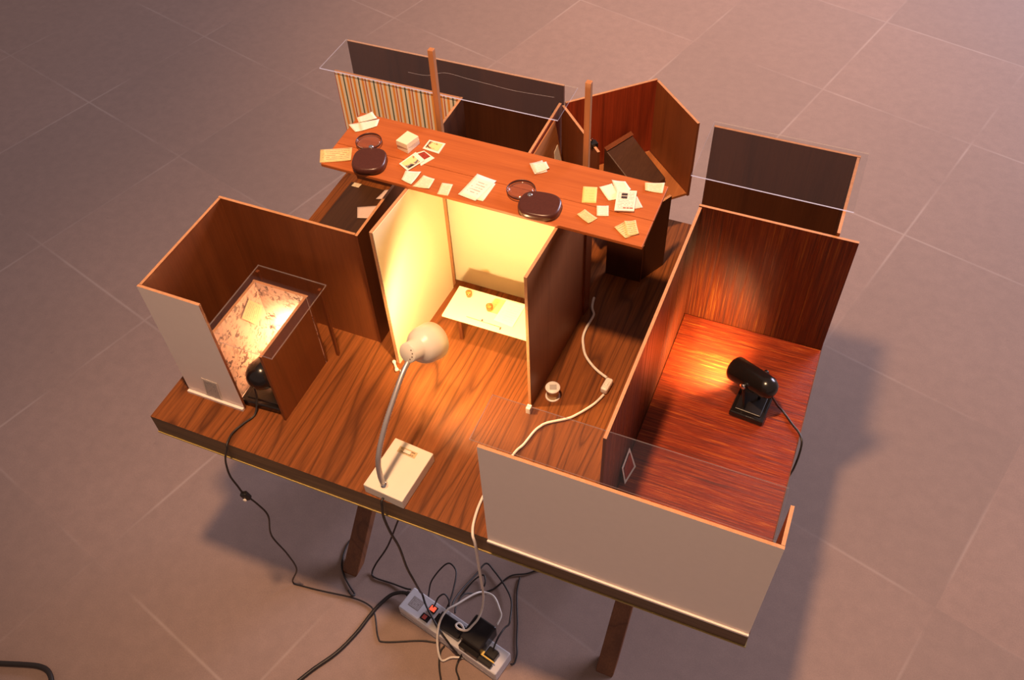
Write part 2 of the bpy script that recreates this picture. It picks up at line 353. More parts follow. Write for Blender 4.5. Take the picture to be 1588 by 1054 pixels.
def add_lathe(bm, origin, axis, prof, seg=28, mi=0, closed=False):
    """prof: (distance along axis, radius) in metres"""
    ax = Vector(axis).normalized(); u = ax.orthogonal().normalized(); v = ax.cross(u); rings = []
    for h, r in prof:
        c = Vector(origin) + ax * h
        if r < 1e-6: rings.append([bm.verts.new(c)])
        else: rings.append([bm.verts.new(c + (u * math.cos(2 * math.pi * k / seg) + v * math.sin(2 * math.pi * k / seg)) * r) for k in range(seg)])
    prs = list(zip(rings, rings[1:])) + ([(rings[-1], rings[0])] if closed else [])
    for a, b in prs:
        for k in range(seg):
            k2 = (k + 1) % seg
            if len(a) == 1 and len(b) == 1: continue
            if len(a) == 1: f = bm.faces.new((a[0], b[k2], b[k]))
            elif len(b) == 1: f = bm.faces.new((a[k], a[k2], b[0]))
            else: f = bm.faces.new((a[k], a[k2], b[k2], b[k]))
            f.material_index = mi; f.smooth = True
def lathe(name, origin, axis, prof, mat, parent=None, seg=28, closed=False):
    bm = bmesh.new(); add_lathe(bm, origin, axis, prof, seg, 0, closed); return mesh_obj(name, bm, M[mat], parent)

# ------------------------------------------------------------------ setting
bm = bmesh.new(); add_box(bm, (0.6, 1.5, -0.02), (16, 16, 0.04))
fl = mesh_obj('floor', bm, M['floor']); struct(fl)
# keep texture coordinates of the floor equal to world coordinates
off = Vector(fl.location); fl.data.transform(Matrix.Translation(off)); fl.location = (0, 0, 0)

# ------------------------------------------------------------------ table
D_ = 0.7585
tb = thing('trestle_table', 'long walnut-veneered table on crossed wooden legs carrying all the model rooms', 'table', (0.5, 0.38, -H))
bm = bmesh.new(); ubox(bm, 0, 1, 0, D_, -0.043, 0)
for f in bm.faces: f.material_index = 0 if f.calc_center_median().z > (H * S - 1e-4) else 1
mesh_obj('tabletop', bm, [M['walnut'], M['walnut_edge']], tb)
bm = bmesh.new()
ubox(bm, -0.0015, 1.0015, -0.0015, 0.004, -0.0455, -0.043); ubox(bm, -0.0015, 0.004, 0.004, D_, -0.0455, -0.043); ubox(bm, 0.996, 1.0015, 0.004, D_, -0.0455, -0.043)
e_ = mesh_obj('edge_band', bm, M['edge_line'], tb); e_['label'] = 'pale yellow band along the lower edge'
for x in (0.2095, 0.7885):
    for k, (ya, yb_) in enumerate(((0.648, 0.103), (0.112, 0.655))):
        dx = 0.0 if k == 0 else (0.040 if x < 0.5 else -0.040)
        bm = bmesh.new(); wv = 0.036
        q = [(yb_ - 0.017, -H), (yb_ + 0.019, -H), (ya + 0.019, -0.0455), (ya - 0.017, -0.0455)]
        vs_ = [[bm.verts.new(T(x + dx + sx * wv / 2, y, z)) for y, z in q] for sx in (-1, 1)]
        bm.faces.new(vs_[0]); bm.faces.new(vs_[1][::-1])
        for i in range(4): bm.faces.new((vs_[0][i], vs_[1][i], vs_[1][(i + 1) % 4], vs_[0][(i + 1) % 4]))
        mesh_obj('leg', bm, M['leg_wood'], tb, bevel=0.003)

# ------------------------------------------------------------------ left model room
HL = 0.2561
rm = thing('model_room', 'open brown plywood model room with a white front panel at the left end of the table', 'model room', (0.15, 0.2, 0))
wall('side_wall', (0.033, 0.0748), (0.033, 0.2784), 0, HL, 'ply', 'ply', rm)
wall('back_wall', (0.030, 0.2814), (0.2816, 0.2814), 0, HL, 'ply', 'ply', rm)
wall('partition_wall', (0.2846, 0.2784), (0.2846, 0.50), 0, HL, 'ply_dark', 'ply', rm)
wp = wall('front_panel', (0.030, 0.0718), (0.1405, 0.0718), 0, HL, 'ply', 'white_board', rm); wp['label'] = 'white front panel'
bm = bmesh.new(); ubox(bm, 0.0300, 0.1405, 0.0640, 0.0687, 0, 0.005); mesh_obj('base_strip', bm, M['white_board'], wp)
bm = bmesh.new(); uvl = bm.loops.layers.uv.new('UVMap')
def quad3(bm, uvl, cs, t_=0.0008, nrm=None, mi=0):
    """a thin rigid sheet from four world corners; uv on both faces"""
    cs = [Vector(c) for c in cs]; n = (cs[1] - cs[0]).cross(cs[3] - cs[0]).normalized()
    if nrm is not None and n.dot(Vector(nrm)) < 0: n = -n
    a = [bm.verts.new(c) for c in cs]; b = [bm.verts.new(c + n * t_) for c in cs]
    uvs = ((0, 1), (1, 1), (1, 0), (0, 0))
    for fv in (a, b):
        f = bm.faces.new(fv); f.material_index = mi
        for lp, uv_ in zip(f.loops, uvs): lp[uvl].uv = uv_
    for i in range(4):
        f = bm.faces.new((a[i], a[(i + 1) % 4], b[(i + 1) % 4], b[i])); f.material_index = mi
def sheet(name, cs, mat, parent=None, t_=0.0008, nrm=None):
    bm = bmesh.new(); uvl = bm.loops.layers.uv.new('UVMap'); quad3(bm, uvl, cs, t_, nrm); return mesh_obj(name, bm, M[mat], parent)
bm.free()
st = tag(sheet('grid_sticker', [T(0.0735, 0.0684, 0.056), T(0.1040, 0.0684, 0.0555), T(0.0985, 0.0684, 0.0075), T(0.0660, 0.0684, 0.0075)], 'white_plastic', None, 0.0006, (0, -1, 0)), 'small grey gridded sticker with a pale border low on the white panel', 'sticker')
sheet('printed_grid', [T(0.0765, 0.0679, 0.0525), T(0.1010, 0.0679, 0.0525), T(0.0965, 0.0679, 0.010), T(0.0695, 0.0679, 0.010)], 'grille_text', st, 0.0003, (0, -1, 0))

# paper-lined inner box under the clear sheet
HI = 0.165
ib = thing('lined_box', 'low open-fronted brown box lined with speckled paper beneath the clear sheet', 'box', (0.168, 0.14, 0))
for nm, a, b, l, r in (('side_wall', (0.119, 0.080), (0.119, 0.2045), 'ply', 'marbled'), ('back_wall', (0.116, 0.2075), (0.2185, 0.2075), 'ply', 'marbled'), ('side_wall', (0.2155, 0.0745), (0.2155, 0.2045), 'marbled', 'ply')):
    wall(nm, a, b, 0, HI, l, r, ib)
bm = bmesh.new(); ubox(bm, 0.1225, 0.212, 0.084, 0.204, 0, 0.0025); ff = mesh_obj('floor_lining', bm, M['marbled'], ib); ff['label'] = 'speckled paper floor'
tag(sheet('pinned_note', [T(0.1232, 0.150, 0.136), T(0.1232, 0.178, 0.152), T(0.1232, 0.201, 0.113), T(0.1232, 0.176, 0.090)], 'n_cream', None, 0.0008, (1, 0, 0)), 'pale square note pinned to the speckled paper inside the lined box', 'note')
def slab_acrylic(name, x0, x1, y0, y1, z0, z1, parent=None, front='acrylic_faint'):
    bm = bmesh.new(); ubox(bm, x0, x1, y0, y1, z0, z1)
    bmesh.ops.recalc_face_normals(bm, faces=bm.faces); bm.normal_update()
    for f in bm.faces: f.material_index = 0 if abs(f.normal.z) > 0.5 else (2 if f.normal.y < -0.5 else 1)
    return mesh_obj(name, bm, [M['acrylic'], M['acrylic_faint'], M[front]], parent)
at = thing('acrylic_table', 'clear acrylic tabletop with a thin wooden leg over the speckled box', 'table', (0.228, 0.2275, 0))
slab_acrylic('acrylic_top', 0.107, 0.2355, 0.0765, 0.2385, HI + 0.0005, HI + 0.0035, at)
for x in (0.2285, 0.1115):
    bm = bmesh.new(); ubox(bm, x - 0.0025, x + 0.0025, 0.2255, 0.2305, 0, HI + 0.0003); mesh_obj('leg', bm, M['ply'], at)

# dark board and slips behind the left room
bm = bmesh.new(); ubox(bm, 0.026, 0.281, 0.286, 0.640, 0.0, 0.002); tag(mesh_obj('dark_board', bm, M['dark_board'], None), 'dark stained board lying on the table behind the left room', 'board')

# ------------------------------------------------------------------ cream booth
HB = 0.3052
bo = thing('model_booth', 'tall three-sided booth painted cream inside in the middle of the table', 'model booth', (0.46, 0.36, 0))
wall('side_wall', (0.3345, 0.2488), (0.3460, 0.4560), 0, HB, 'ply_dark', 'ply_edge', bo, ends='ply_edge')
lw = bo.children[-1] if len(bo.children) else None
def lining(p0, p1, z0, z1, par, mat='cream', t_=0.0012, side=-1):
    return mesh_obj('painted_lining', wall_bm(p0, p1, z0, z1, t_, side), [M[mat]] * 4, par)
o = [c for c in COL.objects if c.parent == bo][-1]
lining((0.3376, 0.2489), (0.3482, 0.4440), 0.0, HB, o)
wall('back_wall', (0.3400, 0.4670), (0.5885, 0.4670), 0, HB, 'ply', 'cream', bo)
wall('side_wall', (0.5805, 0.2442), (0.5905, 0.4630), 0, HB, 'cream', 'ply_lit', bo, ends='ply_edge')
wall('side_return', (0.5935, 0.4640), (0.5960, 0.4860), 0, HB, 'ply', 'ply', bo)
# booth table
bt = thing('booth_table', 'low cream-topped table with brown legs inside the lit booth', 'table', (0.48, 0.35, 0))
bm = bmesh.new(); ubox(bm, 0.3955, 0.5700, 0.3135, 0.3855, 0.0765, 0.080); mesh_obj('tabletop', bm, M['cream_table'], bt, bevel=0.0005)
for x in (0.415, 0.548):
    for y in (0.339, 0.372):
        bm = bmesh.new(); ubox(bm, x - 0.003, x + 0.003, y - 0.003, y + 0.003, 0, 0.0764); mesh_obj('leg', bm, M['ply'], bt)
tag(sheet('paper_sheet', [T(0.4845, 0.3825, 0.0807), T(0.5195, 0.3820, 0.0807), T(0.5170, 0.3300, 0.0807), T(0.4820, 0.3335, 0.0807)], 'n_faint', None, 0.0004, (0, 0, 1)), 'white sheet of paper on the right of the cream booth table', 'paper')
tag(sheet('paper_folder', [T(0.4650, 0.3800, 0.0801), T(0.4960, 0.3830, 0.0801), T(0.4930, 0.3480, 0.0801), T(0.4640, 0.3480, 0.0801)], 'n_blank', None, 0.0004, (0, 0, 1)), 'yellow sheet under the white paper on the booth table', 'paper')
for (x, y, rr, lb) in ((0.421, 0.369, 0.0055, 'small amber glass tumbler near the back of the booth table'), (0.4665, 0.352, 0.006, 'small clear glass tumbler in the middle of the booth table')):
    g = thing('glass_tumbler', lb, 'glass', (x, y, 0.0802), 'tumblers on the booth table')
    r_ = rr * S
    lathe('glass_body', T(x, y, 0.0802), (0, 0, 1), [(0, 0), (0, r_ * 0.75), (r_ * 0.4, r_ * 0.9), (r_ * 1.9, r_), (r_ * 1.9, r_ * 0.86), (r_ * 0.6, r_ * 0.76), (r_ * 0.4, 0)], 'tumbler', g, 20)
    lathe('stopper', T(x, y, 0.0802), (0, 0, 1), [(r_ * 0.45, 0), (r_ * 0.45, r_ * 0.6), (r_ * 1.2, r_ * 0.66), (r_ * 1.25, 0)], 'tape', g, 16)
rl = thing('ruler', 'thin clear strip lying along the front of the booth table', 'ruler', (0.465, 0.324, 0.0802))
bm = bmesh.new(); add_tube(bm, [T(0.436, 0.3245, 0.0808), T(0.4995, 0.3226, 0.0808)], 0.0005, 6); mesh_obj('strip', bm, M['brass'], rl)
bm = bmesh.new(); ubox(bm, 0.463, 0.465, 0.3250, 0.3275, 0.0803, 0.0815); mesh_obj('tick', bm, M['dark_pen'], rl); bm = bmesh.new(); ubox(bm, 0.4985, 0.5, 0.318, 0.3225, 0.0803, 0.0815); mesh_obj('tick', bm, M['dark_pen'], rl)

# ------------------------------------------------------------------ shelf across the booth
SB, ST = 0.3056, 0.3116
sh = thing('long_shelf', 'long orange-brown wooden shelf strewn with papers and resting on the booth walls', 'shelf', (0.45, 0.42, SB))
bm = bmesh.new(); prism(bm, [(0.1897, 0.3553), (0.7149, 0.3515), (0.7140, 0.4080), (0.1878, 0.4090)], SB, ST); mesh_obj('board', bm, M['shelf'], sh, bevel=0.0012)
bm = bmesh.new(); prism(bm, [(0.1877, 0.4098), (0.7140, 0.4088), (0.7130, 0.4890), (0.1860, 0.4950)], SB, ST); mesh_obj('board', bm, M['shelf'], sh, bevel=0.0012)

PAPERS = {
'p1': ([(0.1728, 0.384), (0.2179, 0.4069), (0.2324, 0.3771), (0.188, 0.3559)], 'n_yellow', 0, 'yellow handwritten note overhanging the left end of the shelf', 0.002),
'p2a': ([(0.1835, 0.4566), (0.1987, 0.4689), (0.2157, 0.4544), (0.2037, 0.4432)], 'n_faint', 0, 'white slip, front left of the fanned papers at the back left shelf corner', 0.002),
'p2b': ([(0.1962, 0.4667), (0.2249, 0.4862), (0.2295, 0.469), (0.2115, 0.4488)], 'n_faint', 1, 'white slip, right of the fanned papers at the back left shelf corner', 0.002),
'p2c': ([(0.1886, 0.476), (0.2054, 0.4978), (0.2207, 0.4866), (0.1974, 0.4662)], 'n_white', 2, 'white slip, rearmost of the fanned papers at the back left shelf corner', 0.003),
'p7': ([(0.3252, 0.3835), (0.3495, 0.3889), (0.3479, 0.3573), (0.3286, 0.3628)], 'n_white', 1, 'white written slip at the front shelf edge just below the two overlapping photographs', 0.002),
'p8': ([(0.3562, 0.3832), (0.3755, 0.3827), (0.3778, 0.3582), (0.3513, 0.3552)], 'n_cream', 0, 'cream written slip overlapped by the white one at the front shelf edge', 0.002),
'p9': ([(0.3896, 0.3787), (0.4069, 0.3812), (0.4107, 0.3551), (0.3939, 0.3529)], 'n_cream', 0, 'small cream slip hanging at the front shelf edge left of the typed sheets', 0.0),
'p10b': ([(0.4363, 0.4113), (0.4679, 0.4036), (0.4657, 0.3613), (0.428, 0.3621)], 'n_green', 0, 'plain sheet under the typed sheet near the middle of the shelf', 0.001),
'p10': ([(0.4326, 0.4146), (0.4665, 0.4105), (0.4548, 0.3577), (0.4243, 0.3619)], 'n_doc', 1, 'large typed white sheet near the middle of the shelf', 0.002),
'p11a': ([(0.4984, 0.4654), (0.5139, 0.4797), (0.5312, 0.4572), (0.5153, 0.4444)], 'n_pink', 0, 'lower of two crossed square slips near the back shelf edge', 0.002),
'p11b': ([(0.5016, 0.4656), (0.5213, 0.4778), (0.5319, 0.4639), (0.5173, 0.4461)], 'n_white', 1, 'upper of two crossed square slips near the back shelf edge', 0.003),
'p12': ([(0.5934, 0.4446), (0.6143, 0.4501), (0.6241, 0.4159), (0.6036, 0.4098)], 'n_blank', 0, 'plain yellow sheet right of the brown leather magnifier', 0.0),
'p13b': ([(0.617, 0.4501), (0.6322, 0.465), (0.6572, 0.4382), (0.6395, 0.4272)], 'n_green', 0, 'pale sheet at the left of the pile behind the printed leaflet', 0.002),
'p13a': ([(0.6293, 0.4717), (0.65, 0.4747), (0.6629, 0.4617), (0.6524, 0.4364)], 'n_faint', 1, 'white sheet at the back of the pile behind the printed leaflet', 0.002),
'p15': ([(0.6661, 0.4516), (0.6767, 0.4494), (0.6914, 0.4297), (0.6762, 0.4201)], 'n_pink', 0, 'pinkish sheet sticking out right of the printed leaflet', 0.001),
'p16': ([(0.6271, 0.41), (0.6434, 0.4166), (0.6504, 0.3949), (0.6341, 0.3898)], 'n_white', 0, 'small white square slip in front of the printed leaflet', 0.001),
'p17': ([(0.6131, 0.3963), (0.6369, 0.3846), (0.6285, 0.3693), (0.6062, 0.3815)], 'n_yellow', 0, 'small yellow written note turned askew in front of the white square slip', 0.002),
'p18a': ([(0.6654, 0.3753), (0.6749, 0.3897), (0.6952, 0.3684), (0.6876, 0.3584)], 'n_yellow', 0, 'lower of two fanned yellow notes near the front right shelf corner', 0.002),
'p18b': ([(0.6751, 0.391), (0.6905, 0.3974), (0.703, 0.3727), (0.6892, 0.3633)], 'n_yellow', 1, 'upper of two fanned yellow notes near the front right shelf corner', 0.003),
'p19': ([(0.6781, 0.4833), (0.7061, 0.4921), (0.7092, 0.4695), (0.6834, 0.4662)], 'n_cream', 0, 'cream note with curled left edge at the back right shelf corner', 0.003),
}
def curled(name, plan, z, mat, lift=0.002, label=None, cat='paper', group=None, N=6):
    """a real sheet of paper with thickness, gently curled at its corners"""
    bm = bmesh.new(); uvl = bm.loops.layers.uv.new('UVMap'); c = [Vector(q) for q in plan]; grid = []
    ph = [random.uniform(0.2, 1) for _ in range(4)]
    for j in range(N + 1):
        row = []
        for i in range(N + 1):
            u, v = i / N, j / N
            q = c[0] * (1 - u) * (1 - v) + c[1] * u * (1 - v) + c[2] * u * v + c[3] * (1 - u) * v
            dz = lift * (ph[0] * ((1 - u) * (1 - v)) ** 2 + ph[1] * (u * (1 - v)) ** 2 + ph[2] * (u * v) ** 2 + ph[3] * ((1 - u) * v) ** 2)
            row.append((bm.verts.new(T(q.x, q.y, z + dz)), bm.verts.new(T(q.x, q.y, z + dz + 0.00028)), (u, 1 - v)))
        grid.append(row)
    for j in range(N):
        for i in range(N):
            k = (grid[j][i], grid[j][i + 1], grid[j + 1][i + 1], grid[j + 1][i])
            for s_ in (0, 1):
                f = bm.faces.new([a[s_] for a in k]); f.smooth = True
                for lp, a in zip(f.loops, k): lp[uvl].uv = a[2]
    rim = [grid[0][i] for i in range(N + 1)] + [grid[j][N] for j in range(1, N + 1)] + [grid[N][i] for i in range(N - 1, -1, -1)] + [grid[j][0] for j in range(N - 1, 0, -1)]
    for a, b in zip(rim, rim[1:] + rim[:1]): bm.faces.new((a[0], b[0], b[1], a[1]))
    o = mesh_obj(name, bm, M[mat]); return tag(o, label, cat, group) if label else o
for k, (plan, mat, lev, lb, lift) in PAPERS.items():
    o = curled('paper_note', plan, ST + 0.0002 + lev * 0.0006, mat, lift, lb, 'paper', 'papers on the shelf')
    if False: pass
# printed leaflet
lf = thing('leaflet', 'printed white leaflet with two dark pictures on the right of the shelf', 'leaflet', (0.664, 0.432, ST), 'papers on the shelf')
LP = [Vector(q) for q in ((0.6453, 0.4501), (0.6732, 0.4583), (0.6825, 0.4146), (0.6551, 0.4064))]
def sub(c, u0, u1, v0, v1):
    g = lambda u, v: c[0] * (1 - u) * (1 - v) + c[1] * u * (1 - v) + c[2] * u * v + c[3] * (1 - u) * v
    return [g(u0, v0), g(u1, v0), g(u1, v1), g(u0, v1)]
def flat(name, plan, z, mat, parent=None, t_=0.0005): return sheet(name, [T(q[0], q[1], z) for q in plan], mat, parent, t_, (0, 0, 1))
flat('sheet', LP, ST + 0.0024, 'n_leaf', lf, 0.0022)
for v0 in (0.15, 0.30): flat('printed_picture', sub(LP, 0.26, 0.56, v0, v0 + 0.11), ST + 0.0042, 'ink_black', lf, 0.0003)
for u0, u1 in ((0.42, 0.56), (0.60, 0.72), (0.75, 0.92)): flat('printed_line', sub(LP, u0, u1, 0.85, 0.895), ST + 0.0042, 'ink_red', lf, 0.0003)
# photographs
for plan, mat, lev, lb, pu in (
    ([(0.3255, 0.4664), (0.3542, 0.4668), (0.3548, 0.4401), (0.3251, 0.4432)], 'pic1', 0, 'white-bordered photograph of a golden scene lying alone beside the cream pads', (0.1, 0.88, 0.12, 0.82)),
    ([(0.3297, 0.4388), (0.3534, 0.428), (0.3415, 0.4035), (0.3206, 0.4294)], 'pic3', 0, 'white-bordered dark red photograph partly under another photograph', (0.10, 0.72, 0.10, 0.9)),
    ([(0.3196, 0.4298), (0.3421, 0.4168), (0.3279, 0.3845), (0.308, 0.3953)], 'pic2', 1, 'white-bordered photograph of a red and gold scene on top of another photograph', (0.1, 0.9, 0.22, 0.9))):
    ph = thing('photograph', lb, 'photograph', (plan[0][0], plan[0][1], ST + 0.0002 + lev * 0.0008), 'photographs on the shelf')
    z = ST + 0.0002 + lev * 0.0012; P4 = [Vector(q) for q in plan]
    flat('print', P4, z, 'n_faint', ph, 0.0007); flat('picture', sub(P4, *pu), z + 0.0006, mat, ph, 0.00025)
# cream pads
for z0, z1, plan, lb in ((ST + 0.0001, ST + 0.0095, [(0.2931, 0.4596), (0.3153, 0.4529), (0.3094, 0.4233), (0.2871, 0.4296)], 'lower of two stacked cream paper pads on the shelf'),
                     (ST + 0.0097, ST + 0.0185, [(0.2944, 0.4554), (0.3170, 0.4490), (0.3092, 0.4227), (0.2880, 0.4272)], 'upper of two stacked cream paper pads on the shelf')):
    bm = bmesh.new(); prism(bm, plan, z0, z1); tag(mesh_obj('paper_pad', bm, M['pad'], None, bevel=0.0008), lb, 'paper pad', 'cream pads on the shelf')
# slips behind the left room
tag(curled('paper_slip', [(0.076, 0.574), (0.135, 0.604), (0.130, 0.560), (0.092, 0.545)], 0.0023, 'n_pink', 0.002), 'pale pinkish sheet on the dark board behind the left room', 'paper')
tag(curled('paper_slip', [(0.104, 0.640), (0.134, 0.655), (0.140, 0.625), (0.100, 0.608)], 0.0023, 'n_pink', 0.002), 'pale slip on the dark board farther back beside the partition', 'paper')
tag(curled('paper_slip', [(0.033, 0.640), (0.050, 0.640), (0.049, 0.628), (0.032, 0.628)], 0.0023, 'n_cream', 0.0), 'tiny tan slip on the dark board beneath the shelf end', 'paper')

# folding magnifiers
def magnifier(lc, rx, ry, cc, ca, cb, rot, rv, lb):
    g = thing('folding_magnifier', lb, 'magnifier', (cc[0], cc[1], ST + 0.0002), 'folding magnifiers on the shelf')
    z = ST + 0.007
    # leather case: rounded flat pouch
    bm = bmesh.new(); N = 40; rings = []
    for zz, k in ((0.0003, 0.93), (0.003, 1.0), (0.0095, 1.0), (0.0118, 0.965), (0.0126, 0.88)):
        ring = []
        for i in range(N):
            th = 2 * math.pi * i / N; ex = 0.72
            x = math.copysign(abs(math.cos(th)) ** ex, math.cos(th)) * ca * k; y = math.copysign(abs(math.sin(th)) ** ex, math.sin(th)) * cb * k
            ring.append(bm.verts.new(T(cc[0] + x * math.cos(rot) - y * math.sin(rot), cc[1] + x * math.sin(rot) + y * math.cos(rot), ST + zz)))
        rings.append(ring)
    for a, b in zip(rings, rings[1:]):
        for i in range(N): bm.faces.new((a[i], a[(i + 1) % N], b[(i + 1) % N], b[i])).smooth = True
    bm.faces.new(rings[0][::-1]); bm.faces.new(rings[-1])
    mesh_obj('leather_case', bm, M['leather'], g)
    lathe('rivet', T(rv[0], rv[1], ST + 0.0127), (0, 0, 1), [(0, 0.0046), (0.001, 0.0046), (0.002, 0.003), (0.0022, 0)], 'chrome', g, 20)
    # hinge tongue + ring
    bm = bmesh.new(); R_ = rx * S; q = [(R_ + 0.0008 * math.cos(a), 0.0020 * math.sin(a)) for a in [2 * math.pi * i / 10 for i in range(10)]]
    add_lathe(bm, T(lc[0], lc[1], z), (0, 0, 1), [(h, r) for r, h in q], 40, 0, True)
    d = (Vector(rv) - Vector(lc)).normalized(); p = Vector(lc) + d * rx
    add_tube(bm, [T(p.x, p.y, ST + 0.0075), T(rv[0], rv[1], ST + 0.0115)], 0.0018, 8)
    mesh_obj('lens_rim', bm, M['leather'], g)
    ln = lathe('lens', T(lc[0], lc[1], z), (0, 0, 1), [(-0.0022, 0), (-0.0018, R_ * 0.5), (-0.0004, R_ * 0.985), (0.0004, R_ * 0.985), (0.0018, R_ * 0.5), (0.0022, 0)], 'lens', g, 40)
    return g
magnifier((0.2403, 0.4226), 0.0205, 0.02, (0.2650, 0.3795), 0.0265, 0.0275, 0.30, (0.2547, 0.4056), 'folding magnifier in a thick brown leather case at the left of the shelf')
magnifier((0.5117, 0.3984), 0.0215, 0.02, (0.5510, 0.3745), 0.0315, 0.0265, 0.10, (0.5310, 0.3860), 'folding magnifier in a wide brown leather case at the front shelf edge')

# ------------------------------------------------------------------ posts behind the shelf
for x, lb in ((0.318, 'slim square wooden post standing behind the shelf before the striped wall'), (0.5725, 'slim square wooden post standing behind the shelf before the angled box')):
    bm = bmesh.new(); ubox(bm, x - 0.0045, x + 0.0045, 0.515, 0.524, 0, 0.442); tag(mesh_obj('wooden_post', bm, M['post'], None, bevel=0.0008), lb, 'post', 'posts behind the shelf')

# ------------------------------------------------------------------ striped room at the back left
br = thing('model_room', 'brown model room with a striped screen at the back left of the table', 'model room', (0.24, 0.68, 0))
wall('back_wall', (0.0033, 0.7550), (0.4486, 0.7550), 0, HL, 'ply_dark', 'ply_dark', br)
wall('lower_wall', (0.0303, 0.6575), (0.2860, 0.6575), 0, 0.06, 'ply', 'ply_dark', br)  # dark plywood here paints in the shelf's shade below the stripes
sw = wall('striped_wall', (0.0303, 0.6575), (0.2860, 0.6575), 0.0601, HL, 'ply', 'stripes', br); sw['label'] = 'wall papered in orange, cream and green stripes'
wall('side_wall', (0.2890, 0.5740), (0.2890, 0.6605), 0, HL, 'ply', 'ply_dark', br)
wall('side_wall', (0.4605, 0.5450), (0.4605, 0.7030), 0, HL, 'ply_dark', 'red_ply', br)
bm = bmesh.new(); ubox(bm, 0.426, 0.429, 0.7495, 0.7518, 0, 0.2); mesh_obj('joint_strip', bm, M['black'], br)
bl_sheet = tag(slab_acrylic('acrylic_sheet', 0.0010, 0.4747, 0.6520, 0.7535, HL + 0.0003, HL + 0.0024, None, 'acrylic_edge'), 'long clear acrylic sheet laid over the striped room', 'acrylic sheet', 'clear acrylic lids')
bm = bmesh.new(); uvl = bm.loops.layers.uv.new('UVMap'); quad3(bm, uvl, [T(0.4645, 0.660, 0.250), T(0.4645, 0.550, 0.250), T(0.5050, 0.550, 0.0), T(0.5050, 0.660, 0.0)], 0.003, (1, 0, 0.2)); tag(mesh_obj('added_lit_board', bm, M['box_floor'], None), 'orange-red board leaning on the dark compartment left of the angled box', 'board')  # added board, tilted to catch the light the upright wall misses
pass
bm = bmesh.new(); add_tube(bm, spline([T(*q) for q in [(0.1653, 0.6941, HL + 0.00255), (0.2025, 0.6964, HL + 0.00255), (0.2303, 0.7149, HL + 0.00255), (0.2771, 0.7120, HL + 0.00255), (0.3230, 0.7092, HL + 0.00255), (0.3744, 0.7065, HL + 0.00255), (0.4462, 0.7116, HL + 0.00255)]], 6), 0.00022, 5); mesh_obj('scratch', bm, M['acrylic_faint'], bl_sheet)
# tiny white scrap on the added sloping board
tag(sheet('paper_scrap', [T(0.4750, 0.650, 0.208), T(0.4755, 0.632, 0.205), T(0.4840, 0.622, 0.153), T(0.4835, 0.655, 0.156)], 'n_faint', None, 0.0008, (1, 0, 0)), 'white paper scrap against the red wall left of the angled box', 'paper')

# ------------------------------------------------------------------ angled box at the back
ab = thing('model_box', 'red-brown box set at an angle behind the right of the shelf', 'model box', (0.583, 0.716, 0))
Z0, Z1 = 0.1, 0.256
A_, B_, C_, E_ = (0.4690, 0.7000), (0.5695, 0.5990), (0.6005, 0.8275), (0.7005, 0.7265)
bm = bmesh.new(); prism(bm, [(0.4720, 0.7010), (0.5680, 0.6030), (0.6985, 0.7280), (0.5985, 0.8230)], Z0 - 0.005, Z0); mesh_obj('floor_board', bm, [M['box_floor']], ab)
wall('side_wall', A_, B_, Z0 - 0.005, Z1, 'red_ply', 'ply', ab, side=-1)
wall('back_wall', (0.4700, 0.7060), C_, Z0 - 0.005, Z1, 'ply', 'red_ply', ab, side=1)
wall('side_wall', (0.6000, 0.8235), E_, Z0 - 0.005, Z1, 'ply_dark', 'ply', ab, side=1)
# two upright supports below the floor board
wall('support_panel', (0.605, 0.6360), (0.605, 0.7400), 0, Z0 - 0.0052, 'ply_dark', 'ply_dark', ab)
wall('support_panel', (0.540, 0.6680), (0.540, 0.7400), 0, Z0 - 0.0052, 'ply_dark', 'ply_dark', ab)
# sloping block inside
bm = bmesh.new(); q = [(0.5370, 0.7290), (0.5670, 0.7900), (0.6540, 0.7420), (0.6240, 0.6810)]
lo = [bm.verts.new(T(x, y, Z0 + 0.0004)) for x, y in q]; hi = [bm.verts.new(T(x, y, z)) for (x, y), z in zip(q, (0.158, 0.158, 0.112, 0.112))]
bm.faces.new(hi); bm.faces.new(lo[::-1])
for i in range(4): bm.faces.new((lo[i], lo[(i + 1) % 4], hi[(i + 1) % 4], hi[i]))
wd = tag(mesh_obj('sloping_block', bm, M['wedge'], None, bevel=0.002), 'dark brown sloping block on the floor of the angled box', 'block')
bm = bmesh.new(); vv = [T(0.5366, 0.7284, 0.1600), T(0.5676, 0.7910, 0.1600), T(0.5745, 0.7872, 0.1563), T(0.5435, 0.7246, 0.1563)]
uvl = bm.loops.layers.uv.new('UVMap'); quad3(bm, uvl, vv, 0.0015, (0, 0, 1)); mesh_obj('edge_strip', bm, M['ply'], wd)['label'] = 'lighter brown strip along the raised edge'
bm = bmesh.new(); rz = Matrix.Rotation(math.radians(-44), 3, 'Z')
add_box(bm, T(0.5535, 0.6125, Z1 + 0.0015), (0.014, 0.014, 0.010), rz); add_tube(bm, [T(0.5505, 0.6105, Z1 + 0.004), T(0.5525, 0.6075, Z1 + 0.016)], 0.0012, 6)
tag(mesh_obj('binder_clip', bm, M['black'], None, bevel=0.001), 'small black clip on the rim of the angled box', 'clip')
# support stand under the shelf end
sp = thing('support_stand', 'dark brown upright stand beneath the right end of the shelf', 'stand', (0.64, 0.59, 0))
wall('front_panel', (0.598, 0.5790), (0.6645, 0.5790), 0, 0.09, 'ply_dark', 'ply_dark', sp)
wall('end_panel', (0.6620, 0.5830), (0.6890, 0.6350), 0, 0.168, 'ply_dark', 'ply_dark', sp)

